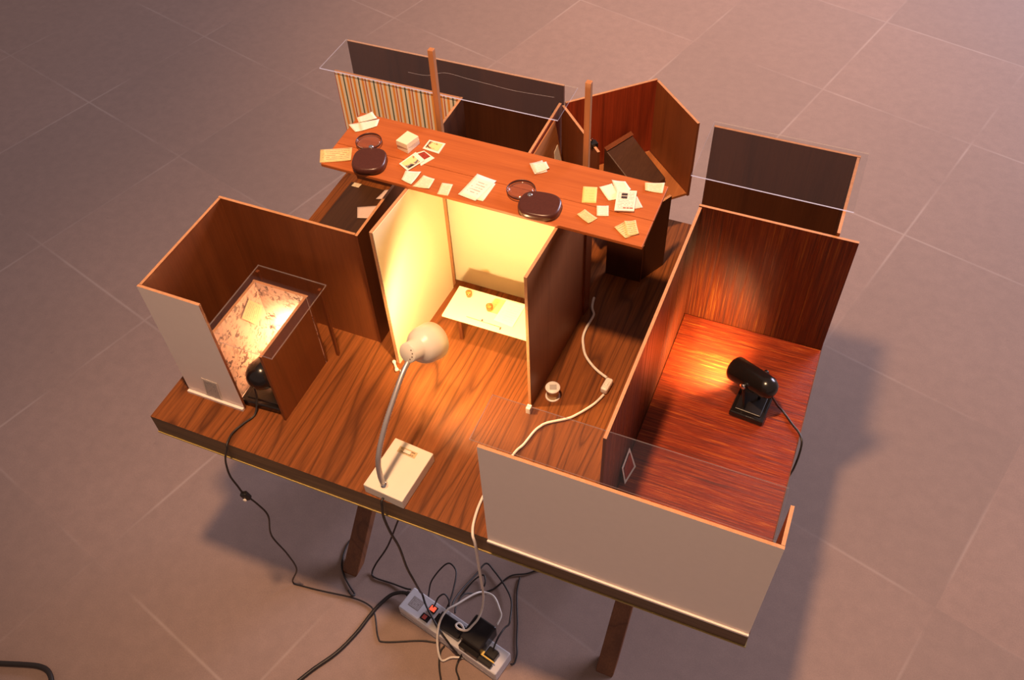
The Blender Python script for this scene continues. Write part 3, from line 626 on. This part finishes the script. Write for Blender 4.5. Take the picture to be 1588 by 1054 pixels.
# ------------------------------------------------------------------ room at the back right
b2 = thing('model_room', 'dark brown model room with a clear lid at the back right of the table', 'model room', (0.85, 0.68, 0))
wall('back_wall', (0.7290, 0.7300), (0.9700, 0.7300), 0, HL, 'ply_dark', 'ply_dark', b2)
wall('side_wall', (0.9670, 0.5380), (0.9670, 0.7265), 0, HL, 'ply_dark', 'ply', b2)
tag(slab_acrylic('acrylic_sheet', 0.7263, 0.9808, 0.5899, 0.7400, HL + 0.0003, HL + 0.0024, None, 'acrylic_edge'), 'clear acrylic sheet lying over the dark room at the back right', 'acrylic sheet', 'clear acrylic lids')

# ------------------------------------------------------------------ red room on the right
HT = 0.2517
rr = thing('model_room', 'long model room with shiny red streaked floor on the right of the table', 'model room', (0.88, 0.28, 0))
wall('side_wall', (0.7590, 0.0665), (0.7590, 0.5280), 0, HT, 'ply', 'tray_wall', rr)
wall('back_wall', (0.7560, 0.5330), (0.9990, 0.5330), 0, HT, 'ply_dark', 'tray_wall', rr)
bm = bmesh.new(); ubox(bm, 0.7625, 0.9985, 0.006, 0.5295, 0, 0.0022); mesh_obj('floor_board', bm, M['tray_floor'], rr)
# pictures leaning on the wall
pl = thing('leaning_photograph', 'small white-edged red photograph leaning in the front left of the red room', 'photograph', (0.766, 0.165, 0.0024))
sheet('print', [T(0.7630, 0.196, 0.048), T(0.7760, 0.196, 0.0024), T(0.7700, 0.160, 0.0024), T(0.7630, 0.160, 0.044)], 'n_faint', pl, 0.001, (1, 0, 1))
sheet('picture', [T(0.7655, 0.192, 0.0425), T(0.7745, 0.191, 0.0090), T(0.7700, 0.164, 0.0090), T(0.7652, 0.164, 0.0390)], 'pic3', pl, 0.0006, (1, 0, 1))

# ------------------------------------------------------------------ front right white wall
HF = 0.2494
fp = thing('front_wall', 'long white-faced wall standing along the front right edge of the table', 'wall panel', (0.8, 0.01, 0))
wall('panel', (0.6125, 0.0002), (0.9988, 0.0002), 0.0, HF, 'ply', 'white_board', fp)
bm = bmesh.new(); ubox(bm, 0.6125, 0.9988, -0.0056, -0.0025, -0.0005, 0.0035); mesh_obj('base_strip', bm, M['white_board'], fp)
wall('end_wall', (0.9962, 0.0030), (0.9962, 0.0580), 0.0, HF, 'ply', 'ply', fp)
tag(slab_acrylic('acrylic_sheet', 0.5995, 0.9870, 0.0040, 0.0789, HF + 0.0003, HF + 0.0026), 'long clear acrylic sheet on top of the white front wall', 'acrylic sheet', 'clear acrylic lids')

# small things on the table
bm = bmesh.new(); ubox(bm, 0.5790, 0.5865, 0.2300, 0.2395, 0, 0.014); tag(mesh_obj('wooden_block', bm, M['white_plastic'], None, bevel=0.0008), 'small pale block at the foot of the right booth wall', 'block')
sp_ = thing('thread_spool', 'small spool of brown thread standing right of the booth', 'spool', (0.608, 0.2775, 0))
c0 = T(0.608, 0.2775, 0)
lathe('spool_flange', c0, (0, 0, 1), [(0, 0), (0, 0.0150), (0.003, 0.0150), (0.0035, 0.0120), (0.0035, 0)], 'white_plastic', sp_)
lathe('thread', c0, (0, 0, 1), [(0.0036, 0), (0.0036, 0.0122), (0.027, 0.0122), (0.027, 0)], 'brass', sp_)
lathe('spool_flange', c0, (0, 0, 1), [(0.0271, 0), (0.0271, 0.0145), (0.0302, 0.0150), (0.0312, 0.0140), (0.0315, 0)], 'white_plastic', sp_)
bm = bmesh.new(); add_box(bm, c0 + Vector((0.001, 0, 0.0319)), (0.014, 0.012, 0.0004), Matrix.Rotation(0.4, 3, 'Z')); mesh_obj('paper_label', bm, M['grille_text'], sp_)
pg = thing('white_peg', 'tiny white round-headed peg lying by the front of the left booth wall', 'peg', (0.345, 0.236, 0))
a_, b_ = T(0.3270, 0.2480, 0.0045), T(0.3460, 0.2270, 0.0045)
lathe('peg_body', a_, b_ - a_, [(0, 0), (0.0008, 0.0028), (0.0035, 0.0044), (0.007, 0.0034), (0.009, 0.0024), (0.022, 0.0027), (0.024, 0.0040), (0.029, 0.0042), (0.030, 0)], 'white_enamel', pg, 16)
bm = bmesh.new(); add_tube(bm, [T(0.346, 0.2345, 0.003), T(0.352, 0.228, 0.003)], 0.0012, 6); mesh_obj('peg_clip', bm, M['white_enamel'], pg)

# ------------------------------------------------------------------ gooseneck lamp
gl = thing('gooseneck_lamp', 'white gooseneck desk lamp on an oblong base shining into the booth', 'lamp', (0.44, 0.047, 0))
ang = math.radians(-4.2); rz = Matrix.Rotation(ang, 3, 'Z')
bm = bmesh.new(); add_box(bm, T(0.4420, 0.0482, 0.0112), (0.0695 * S, 0.0945 * S, 0.0218 * S), rz); mesh_obj('base', bm, M['white_enamel'], gl, bevel=0.0018, seg=3)
pc = T(0.4410, 0.0800, 0.0222); PL = []
pb = sheet('name_plate', [pc + rz @ Vector((sx * 0.0195, sy * 0.0068, 0)) for sx, sy in ((-1, 1), (1, 1), (1, -1), (-1, -1))], 'lamp_plate', gl, 0.0005, (0, 0, 1)); pb['label'] = 'small brass-coloured plate'
sheet('plate_button', [pc + Vector((0, 0, 0.0006)) + rz @ Vector((sx * 0.0075, sy * 0.0034, 0)) for sx, sy in ((-1, 1), (1, 1), (1, -1), (-1, -1))], 'white_enamel', pb, 0.0012, (0, 0, 1))
hb = Vector(T(0.4370, 0.1365, 0.2000)); ax = Vector((0.0125, 0.055, -0.027)).normalized()
neck = spline([T(0.4350, 0.0140, 0.0235), T(0.4335, 0.0130, 0.050), T(0.4330, 0.0200, 0.090), T(0.4350, 0.0480, 0.130), T(0.4372, 0.0830, 0.160), T(0.4380, 0.1150, 0.1800), T(0.4385, 0.1365, 0.1860)], 22)
rad = [0.0050 + (0.00035 if i % 2 else -0.00035) for i in range(len(neck))]
bm = bmesh.new(); add_tube(bm, neck, rad, 14); nk = mesh_obj('gooseneck', bm, M['neck_metal'], gl)
lathe('neck_collar', T(0.4350, 0.0140, 0.0221), (0, 0, 1), [(0, 0), (0, 0.0075), (0.004, 0.0075), (0.0055, 0.0058), (0.011, 0.0052), (0.011, 0)], 'chrome', gl, 20)
# shade: cap, waist, bell (thin-walled)
RB, RS = 0.0185, 0.0360
outer = [(0.0, 0.0), (0.0, RB - 0.0015), (0.0015, RB), (0.024, RB + 0.0008), (0.028, RB + 0.0035), (0.033, RS - 0.0075), (0.040, RS - 0.0035), (0.050, RS - 0.001), (0.075, RS)]
inner = [(0.075, RS - 0.0012), (0.050, RS - 0.0024), (0.040, RS - 0.005), (0.034, RS - 0.0085), (0.029, RB + 0.0015), (0.0245, RB - 0.0006), (0.002, RB - 0.002), (0.002, 0)]
shd = lathe('lamp_shade', hb, ax, outer + inner, 'white_enamel', gl, 44)
bm = bmesh.new(); u_ = ax.orthogonal().normalized(); v_ = ax.cross(u_)
rt = Vector(R3[0]); rt = (rt - ax * rt.dot(ax)).normalized(); upv = ax.cross(rt); upv = upv if upv.dot(Vector(R3[1])) > 0 else -upv
for a in (40, 8, -24, -60):
    d = rt * math.cos(math.radians(a)) + upv * math.sin(math.radians(a))
    add_lathe(bm, hb + d * 0.0118 - ax * 0.0003, ax, [(0, 0), (0, 0.0013), (0.0006, 0.0013), (0.0006, 0)], 10)
mesh_obj('vent_hole', bm, M['dark_pen'], shd)
bc = hb + ax * 0.008
lathe('bulb', bc, ax, [(0, 0), (0.0, 0.007), (0.010, 0.009), (0.020, 0.0145), (0.028, 0.0165), (0.034, 0.012), (0.037, 0)], 'bulb', gl, 20)
l = bpy.data.lights.new('gooseneck_bulb_light', 'POINT'); l.energy = 6.8; l.color = (1.0, 0.66, 0.31); l.shadow_soft_size = 0.008
lo_ = bpy.data.objects.new('gooseneck_bulb_light', l); COL.objects.link(lo_); lo_.location = hb + ax * 0.0620
bm = bmesh.new(); add_tube(bm, spline([T(*q) for q in [(0.4388, -0.0005, 0.0100), (0.4390, -0.0060, 0.0086), (0.4395, -0.0090, -0.0018), (0.4376, -0.0100, -0.0336), (0.4396, -0.007, -0.0872), (0.4407, 0.002, -0.1539), (0.4292, 0.02, -0.2722), (0.429, 0.03, -0.3472), (0.412, 0.058, -0.46), (0.4000, 0.0770, -0.525), (0.4098, 0.0672, -0.542), (0.4324, 0.0489, -0.545), (0.4578, 0.0309, -0.548), (0.4839, 0.0179, -0.565), (0.5041, 0.0123, -0.588), (0.5329, 0.0140, -0.592), (0.5560, 0.0230, -0.575)]], 8), 0.0026, 8)
mesh_obj('power_cord', bm, M['cord_black'], gl)

# ------------------------------------------------------------------ black spotlights
def spotlight(base_c, yaw, F, Rr, lb, power, col, cone, cord_pts, k=1.0, zb=0.0024):
    g = thing('clamp_spotlight', lb, 'lamp', (base_c[0], base_c[1], zb))
    rz = Matrix.Rotation(yaw, 3, 'Z')
    bm = bmesh.new(); add_box(bm, T(base_c[0], base_c[1], zb + 0.0060), (0.055 * S * k, 0.056 * S, 0.0118 * S), rz); mesh_obj('base', bm, M['black_gloss'], g, bevel=0.003, seg=3)
    bm = bmesh.new(); add_box(bm, T(base_c[0], base_c[1], zb + 0.0132) + rz @ Vector((0, -0.0, 0)), (0.042 * S * k, 0.040 * S, 0.0022 * S), rz); mesh_obj('base_top', bm, M['black'], g, bevel=0.002)
    f, r = T(*F), T(*Rr); ax = (f - r).normalized(); L = (f - r).length
    R1, R2 = 0.0255 * k, 0.0225 * k
    prof = [(-0.016 * k, 0), (-0.015 * k, 0.009 * k), (-0.010 * k, 0.0165 * k), (-0.002, R2 - 0.001), (0.004, R2), (L - 0.004, R1), (L, R1), (L, R1 - 0.0015), (L - 0.012, R1 - 0.003), (L - 0.022, R1 - 0.0035), (L - 0.022, 0)]
    hs = lathe('lamp_housing', r, ax, prof, 'black_gloss', g, 40)
    side = ax.cross(Vector((0, 0, 1))).normalized()
    mid = r + ax * (L * 0.42)
    bp = T(base_c[0], base_c[1], zb + 0.0143)
    for s_ in (-1, 1):
        bm = bmesh.new(); top = mid + side * s_ * (R2 + 0.0045); foot = Vector((bp.x, bp.y, bp.z)) + side * s_ * (R2 + 0.0045) * 0.75
        add_tube(bm, spline([foot, foot.lerp(top, 0.5), top], 5), 0.0030, 8); mesh_obj('bracket_arm', bm, M['black'], g)
        lathe('knob', mid + side * s_ * (R2 - 0.0005), side * s_, [(0, 0), (0, 0.004), (0.007, 0.006), (0.010, 0.006), (0.011, 0)], 'chrome' if s_ < 0 else 'black', g, 14)
    lathe('bulb', r + ax * (L - 0.0215), ax, [(0, 0), (0, 0.008), (0.008, 0.018), (0.0165, 0.0195), (0.0205, 0.013), (0.0225, 0)], 'bulb', g, 24)
    l = bpy.data.lights.new('spotlight_beam', 'SPOT'); l.energy = power; l.color = col; l.spot_size = math.radians(cone); l.spot_blend = 0.85; l.shadow_soft_size = 0.016
    o = bpy.data.objects.new('spotlight_beam', l); COL.objects.link(o); o.location = f + ax * 0.004
    o.rotation_euler = ax.to_track_quat('-Z', 'Y').to_euler()
    cord('power_cord', cord_pts, 0.0021, 'cord_black', g)
    return g
spotlight((0.9150, 0.3680), math.radians(-5), (0.8775, 0.3990, 0.0520), (0.9330, 0.3600, 0.0760), 'black spotlight on a square base shining across the red floor', 11.0, (1.0, 0.62, 0.26), 150,
    [(0.9390, 0.3580, 0.0640), (0.9470, 0.3640, 0.0450), (0.9560, 0.3780, 0.0150), (0.9668, 0.3777, 0.0046), (0.9838, 0.3600, 0.0046), (0.9975, 0.3468, 0.0046), (1.0050, 0.3330, 0.0010), (1.0068, 0.3220, -0.020), (1.0062, 0.318, -0.050), (1.0050, 0.3250, -0.080), (1.0000, 0.345, -0.16), (0.985, 0.37, -0.30), (0.95, 0.40, -0.50), (0.92, 0.40, -0.594), (0.82, 0.36, -0.597), (0.70, 0.30, -0.597), (0.604, 0.2577, -0.597), (0.5664, 0.2285, -0.597), (0.5352, 0.2098, -0.597), (0.5134, 0.1697, -0.597), (0.4857, 0.1479, -0.596), (0.4652, 0.1300, -0.580), (0.4666, 0.0923, -0.556), (0.4716, 0.0750, -0.552)])
spotlight((0.1670, 0.1070), math.radians(4), (0.1800, 0.1420, 0.0600), (0.1680, 0.0980, 0.0660), 'black spotlight inside the speckled-paper box', 9.0, (1.0, 0.64, 0.30), 150,
    [(0.1590, 0.0900, 0.0450), (0.1610, 0.0830, 0.0200), (0.1640, 0.0641, 0.0030), (0.1560, 0.0420, 0.0030), (0.1500, 0.0200, 0.0030), (0.1530, 0.0000, 0.0025), (0.1540, -0.0060, -0.006), (0.1440, -0.0075, -0.030), (0.1360, -0.0080, -0.060), (0.1312, -0.0080, -0.0983), (0.1340, -0.0060, -0.1330), (0.1397, -0.0060, -0.1539), (0.1535, 0.0, -0.193), (0.1598, 0.004, -0.2374), (0.134, 0.01, -0.3398), (0.144, 0.016, -0.4186), (0.1418, 0.022, -0.5004), (0.1103, 0.0227, -0.595), (0.1756, 0.0313, -0.597), (0.2407, 0.0415, -0.597), (0.2816, 0.0407, -0.597), (0.3037, 0.0282, -0.597), (0.3335, -0.0134, -0.597), (0.3522, -0.0176, -0.597), (0.4163, 0.0109, -0.597), (0.450, 0.0200, -0.597)], 1.36)
# inline switch of the left spotlight's cord
lsp = [o for o in COL.objects if o.name.startswith('clamp_spotlight')][-1]
bm = bmesh.new(); d_ = (T(0.1535, 0.0, -0.193) - T(0.1340, -0.006, -0.1330)).normalized(); rq = d_.to_track_quat('Z', 'Y').to_matrix()
add_box(bm, T(0.1420, -0.0060, -0.160), (0.013, 0.016, 0.024), rq); sb = mesh_obj('inline_switch', bm, M['black'], lsp, bevel=0.004, seg=3)
lathe('switch_wheel', T(0.1440, -0.0125, -0.163), (0.2, -1, 0.3), [(0, 0), (0, 0.004), (0.002, 0.004), (0.003, 0)], 'white_plastic', sb, 14)

# ------------------------------------------------------------------ white switched cord from the booth side
wc = thing('switched_flex', 'white flex with an inline switch running across the table right of the booth', 'cord', (0.65, 0.3, 0))
cord('cable', [(0.6000, 0.5080, 0.0032), (0.6010, 0.4990, 0.0032), (0.605, 0.4828, 0.0032), (0.6126, 0.4695, 0.0032), (0.6123, 0.4533, 0.0032), (0.6108, 0.4369, 0.0032), (0.6117, 0.4177, 0.0032), (0.617, 0.4004, 0.0032), (0.631, 0.3755, 0.0032), (0.6553, 0.3552, 0.0032), (0.6800, 0.3430, 0.0040)], 0.0029, 'white_plastic', wc)
bm = bmesh.new(); add_box(bm, T(0.6855, 0.3250, 0.0070), (0.0150, 0.0330, 0.0155), Matrix.Rotation(math.radians(-6), 3, 'Z')); sw_ = mesh_obj('inline_switch', bm, M['white_plastic'], wc, bevel=0.0035, seg=2)
bm = bmesh.new(); add_box(bm, T(0.6855, 0.3255, 0.0138), (0.0065, 0.0110, 0.0018), Matrix.Rotation(math.radians(-6), 3, 'Z')); mesh_obj('slider', bm, M['white_plastic'], sw_, bevel=0.0006)
cord('cable', [(0.6862, 0.3080, 0.0045), (0.6786, 0.288, 0.0032), (0.6703, 0.2728, 0.0032), (0.6595, 0.2568, 0.0032), (0.648, 0.2432, 0.0032), (0.62, 0.2231, 0.0032), (0.6109, 0.2112, 0.0032), (0.6053, 0.1975, 0.0032), (0.5996, 0.171, 0.0032), (0.5929, 0.154, 0.0032), (0.5859, 0.1184, 0.0032), (0.5781, 0.0783, 0.0032), (0.5779, 0.0423, 0.0032), (0.5826, 0.0127, 0.0032), (0.5890, -0.0040, 0.0030), (0.5935, -0.0085, -0.008), (0.5945, -0.0090, -0.0308), (0.5923, -0.005, -0.082), (0.5868, 0.006, -0.1967), (0.5650, 0.0430, -0.290), (0.5425, 0.0789, -0.380), (0.5380, 0.0850, -0.440), (0.5344, 0.0813, -0.485), (0.5324, 0.0647, -0.500), (0.5260, 0.0498, -0.507), (0.5185, 0.0378, -0.512), (0.5025, 0.0355, -0.515), (0.4931, 0.0406, -0.516), (0.4969, 0.0473, -0.518), (0.5063, 0.0443, -0.522), (0.5155, 0.0323, -0.530), (0.5255, 0.0218, -0.552), (0.5226, 0.0147, -0.590), (0.4936, 0.0031, -0.593), (0.4765, -0.0094, -0.593), (0.4600, 0.0130, -0.565), (0.4570, 0.0380, -0.530), (0.4623, 0.0632, -0.520), (0.4753, 0.0814, -0.520), (0.4965, 0.1182, -0.530), (0.5108, 0.1332, -0.54), (0.5343, 0.132, -0.54), (0.555, 0.113, -0.545), (0.5613, 0.1033, -0.552), (0.5600, 0.0850, -0.556)], 0.0027, 'white_plastic', wc)

# ------------------------------------------------------------------ power strip on the floor
ps = thing('power_strip', 'grey power strip crowded with plugs on the floor below the table', 'power strip', (0.481, 0.048, -H))
px, py = Vector((0.365, 0.100)), Vector((0.607, 0.045)); du = (py - px).normalized(); dv = Vector((du.y, -du.x))
if dv.y > 0: dv = -dv
LS, WS = 0.2480, 0.0530; HS = 0.0365
def sp3(u, v, z): p_ = px + du * u + dv * v; return T(p_.x, p_.y, -H + z)
rs = Matrix.Rotation(math.atan2(du.y, du.x), 3, 'Z')
def sbox(name, u, v, z0, d, mat, parent, bev=0.001, rx=0.0):
    bm = bmesh.new(); add_box(bm, sp3(u, v, z0 + d[2] / 2), (d[0] * S, d[1] * S, d[2] * S), rs @ Matrix.Rotation(rx, 3, 'Y')); return mesh_obj(name, bm, M[mat], parent, bevel=bev)
sbox('body', LS / 2, WS / 2, 0.0005, (LS, WS, HS - 0.0005), 'grey_plastic', ps, 0.003)
bm = bmesh.new()
for v in (-0.0006, WS + 0.0006): add_box(bm, sp3(LS / 2, v, 0.014), (LS * S * 0.98, 0.0012, 0.0016), rs)
mesh_obj('seam_line', bm, M['plate_text'], ps)
def splate(name, u, v, z, a, b, mat, parent, t_=0.0006): return sheet(name, [sp3(u + sx * a / 2, v + sy * b / 2, z) for sx, sy in ((-1, -1), (1, -1), (1, 1), (-1, 1))], mat, parent, t_, (0, 0, 1))
splate('rating_plate', 0.027, 0.026, HS, 0.027, 0.022, 'plate_text', ps)['label'] = 'dark grey rating plate'
fr = sbox('switch_frame', 0.0640, 0.0165, HS, (0.017, 0.0155, 0.003), 'black', ps, 0.0006)
sbox('rocker_switch', 0.0640, 0.0165, HS + 0.003, (0.0125, 0.0105, 0.0030), 'red_lit', fr, 0.0008)['label'] = 'glowing red rocker switch'
so = sbox('socket', 0.0620, 0.0395, HS, (0.020, 0.014, 0.0022), 'black', ps, 0.0006)
splate('socket_face', 0.0600, 0.0395, HS + 0.0023, 0.009, 0.009, 'ink_red', so)
for u in (0.083, 0.226): sbox('socket', u, 0.027, HS, (0.014, 0.020, 0.0012), 'white_plastic', ps, 0.0005)
bm = bmesh.new(); add_lathe(bm, sp3(-0.0002, 0.036, 0.016), (-du.x, -du.y, 0), [(0, 0), (0, 0.004), (0.005, 0.0034), (0.0058, 0)], 14); mesh_obj('screw', bm, M['chrome'], ps)
bm = bmesh.new(); add_lathe(bm, sp3(-0.0002, 0.014, 0.017), (-du.x, -du.y, 0), [(0, 0), (0, 0.0085), (0.014, 0.0065), (0.016, 0)], 16); mesh_obj('strain_relief', bm, M['black'], ps)
cord('power_cable', [(0.3560, 0.0880, -0.583), (0.3400, 0.0880, -0.587), (0.3190, 0.0763, -0.592), (0.3051, 0.0492, -0.5945), (0.2975, 0.0204, -0.5945), (0.2892, -0.0231, -0.5945), (0.2721, -0.0734, -0.5945), (0.2436, -0.1229, -0.5945), (0.2234, -0.1641, -0.5945), (0.2004, -0.2111, -0.5945), (0.17, -0.27, -0.5945)], 0.0048, 'cord_black', ps)
# plugs and transformers
G = 'plugs in the power strip'
a1 = thing('plug_adapter', 'long flat black adapter across the middle of the power strip', 'plug', tuple((px + du * 0.118 + dv * 0.026)) + (-H + HS,), G)
sbox('adapter_body', 0.1180, 0.0270, HS + 0.0014, (0.062, 0.030, 0.016), 'black', a1, 0.003); sbox('adapter_neck', 0.0850, 0.0270, HS + 0.0014, (0.006, 0.018, 0.010), 'black', a1, 0.001)
a2 = thing('plug_transformer', 'big black cube transformer on the power strip', 'plug', tuple((px + du * 0.180 + dv * 0.020)) + (-H + HS,), G)
sbox('transformer_body', 0.1800, 0.0130, HS + 0.0014, (0.050, 0.056, 0.040), 'black', a2, 0.004); sbox('transformer_foot', 0.1800, 0.0460, HS + 0.0014, (0.046, 0.011, 0.018), 'black_gloss', a2, 0.002)
a3 = thing('plug_adapter', 'black plug with a yellow strip near the right end of the power strip', 'plug', tuple((px + du * 0.215 + dv * 0.03)) + (-H + HS,), G)
sbox('plug_body', 0.2210, 0.0250, HS + 0.0014, (0.024, 0.020, 0.016), 'black', a3, 0.003)
sbox('plug_base', 0.2120, 0.0455, HS + 0.0014, (0.044, 0.010, 0.010), 'black', a3, 0.002)
ys = sbox('yellow_strip', 0.2080, 0.0385, HS + 0.0135, (0.056, 0.0028, 0.0024), 'tape', a3, 0.0005); sbox('yellow_tab', 0.2060, 0.0345, HS + 0.0140, (0.006, 0.008, 0.002), 'tape', ys, 0.0004)
# loose black cords around the strip
def loose(lb, pts, r=0.0023): return tag(cord('black_cord', pts, r, 'cord_black'), lb, 'cord', 'black cords around the power strip')
loose('thin black cord bent below the table edge left of the strip', [(0.372, 0.190, -0.22), (0.3450, 0.165, -0.33), (0.3241, 0.1493, -0.400), (0.2933, 0.1360, -0.500), (0.2593, 0.1225, -0.580), (0.2558, 0.1058, -0.597), (0.2686, 0.0996, -0.597), (0.3052, 0.1014, -0.597), (0.3400, 0.1010, -0.594), (0.352, 0.103, -0.593)])
loose('thin black cord lying round the foot of the left front table leg', [(0.1948, 0.1860, -0.597), (0.1804, 0.1735, -0.597), (0.1720, 0.1533, -0.597), (0.1755, 0.1250, -0.597), (0.1850, 0.0980, -0.597), (0.2033, 0.0780, -0.5970), (0.2268, 0.0609, -0.5965), (0.2440, 0.0500, -0.5965), (0.2400, 0.0450, -0.5930), (0.228, 0.052, -0.5925)])
loose('black cord looping up behind the red switch', [(0.3946, 0.1000, -0.594), (0.3946, 0.1051, -0.58), (0.3913, 0.1267, -0.57), (0.4, 0.1548, -0.56), (0.4124, 0.1713, -0.555), (0.4307, 0.1644, -0.555), (0.4399, 0.1477, -0.555), (0.4482, 0.1117, -0.555), (0.4510, 0.0900, -0.553), (0.4520, 0.0760, -0.5500)], 0.0021)
loose('short black cord arching out of the red switch', [(0.4230, 0.0720, -0.5590), (0.4250, 0.0780, -0.5540), (0.4292, 0.0889, -0.540), (0.4373, 0.0996, -0.540), (0.4491, 0.0941, -0.546), (0.4566, 0.0800, -0.5500)], 0.0021)
loose('black cord making the tall loop behind the transformer', [(0.4609, 0.0840, -0.5500), (0.4576, 0.1022, -0.556), (0.4593, 0.135, -0.57), (0.469, 0.1813, -0.584), (0.4769, 0.2147, -0.590), (0.4982, 0.2072, -0.592), (0.5356, 0.1819, -0.590), (0.5624, 0.1533, -0.584), (0.5764, 0.1132, -0.575), (0.5800, 0.0980, -0.565), (0.5790, 0.0820, -0.546), (0.5764, 0.0600, -0.5390), (0.5755, 0.0400, -0.5400), (0.5755, 0.0310, -0.5455)])
loose('small black cord loop lying on the floor behind the strip', [(0.4560, 0.1284, -0.5965), (0.4598, 0.1454, -0.5965), (0.468, 0.1718, -0.594), (0.4825, 0.1882, -0.590), (0.4933, 0.1736, -0.590), (0.4908, 0.1542, -0.5935), (0.4734, 0.1352, -0.5925)], 0.0021)
loose('black cord running from under the strip out of the bottom of the view', [(0.4691, 0.0200, -0.597), (0.4667, 0.0065, -0.5972), (0.4756, -0.0182, -0.5972), (0.4936, -0.0469, -0.5972), (0.5163, -0.077, -0.5972), (0.55, -0.12, -0.5972)])
loose('black cord over the strip edge towards the bottom of the view', [(0.4900, 0.0420, -0.5470), (0.5080, 0.0330, -0.5580), (0.5130, 0.0130, -0.580), (0.5090, 0.0020, -0.5945), (0.5120, -0.0150, -0.5972), (0.527, -0.0336, -0.5972), (0.5401, -0.0741, -0.5972), (0.56, -0.12, -0.5972)])
loose('black cord rounding the right end of the strip', [(0.5560, 0.2150, -0.5965), (0.5620, 0.1850, -0.5965), (0.5760, 0.1500, -0.5965), (0.5900, 0.1180, -0.5965), (0.6020, 0.0850, -0.5965), (0.6130, 0.0600, -0.5965), (0.6150, 0.0400, -0.5960), (0.6090, 0.0350, -0.5940)], 0.0022)
tag(cord('floor_cable', [(-0.46, -0.380, -0.5940), (-0.3881, -0.3603, -0.5940), (-0.3621, -0.3513, -0.5940), (-0.3102, -0.3334, -0.5940), (-0.28, -0.3256, -0.5940), (-0.2565, -0.3275, -0.5940), (-0.235, -0.3426, -0.5940), (-0.2069, -0.375, -0.5940), (-0.17, -0.44, -0.5940)], 0.0065, 'cord_black'), 'thick black cable curling across the bottom left of the floor', 'cable')
for o in SC.objects:
    if '_o' in o: del o['_o']
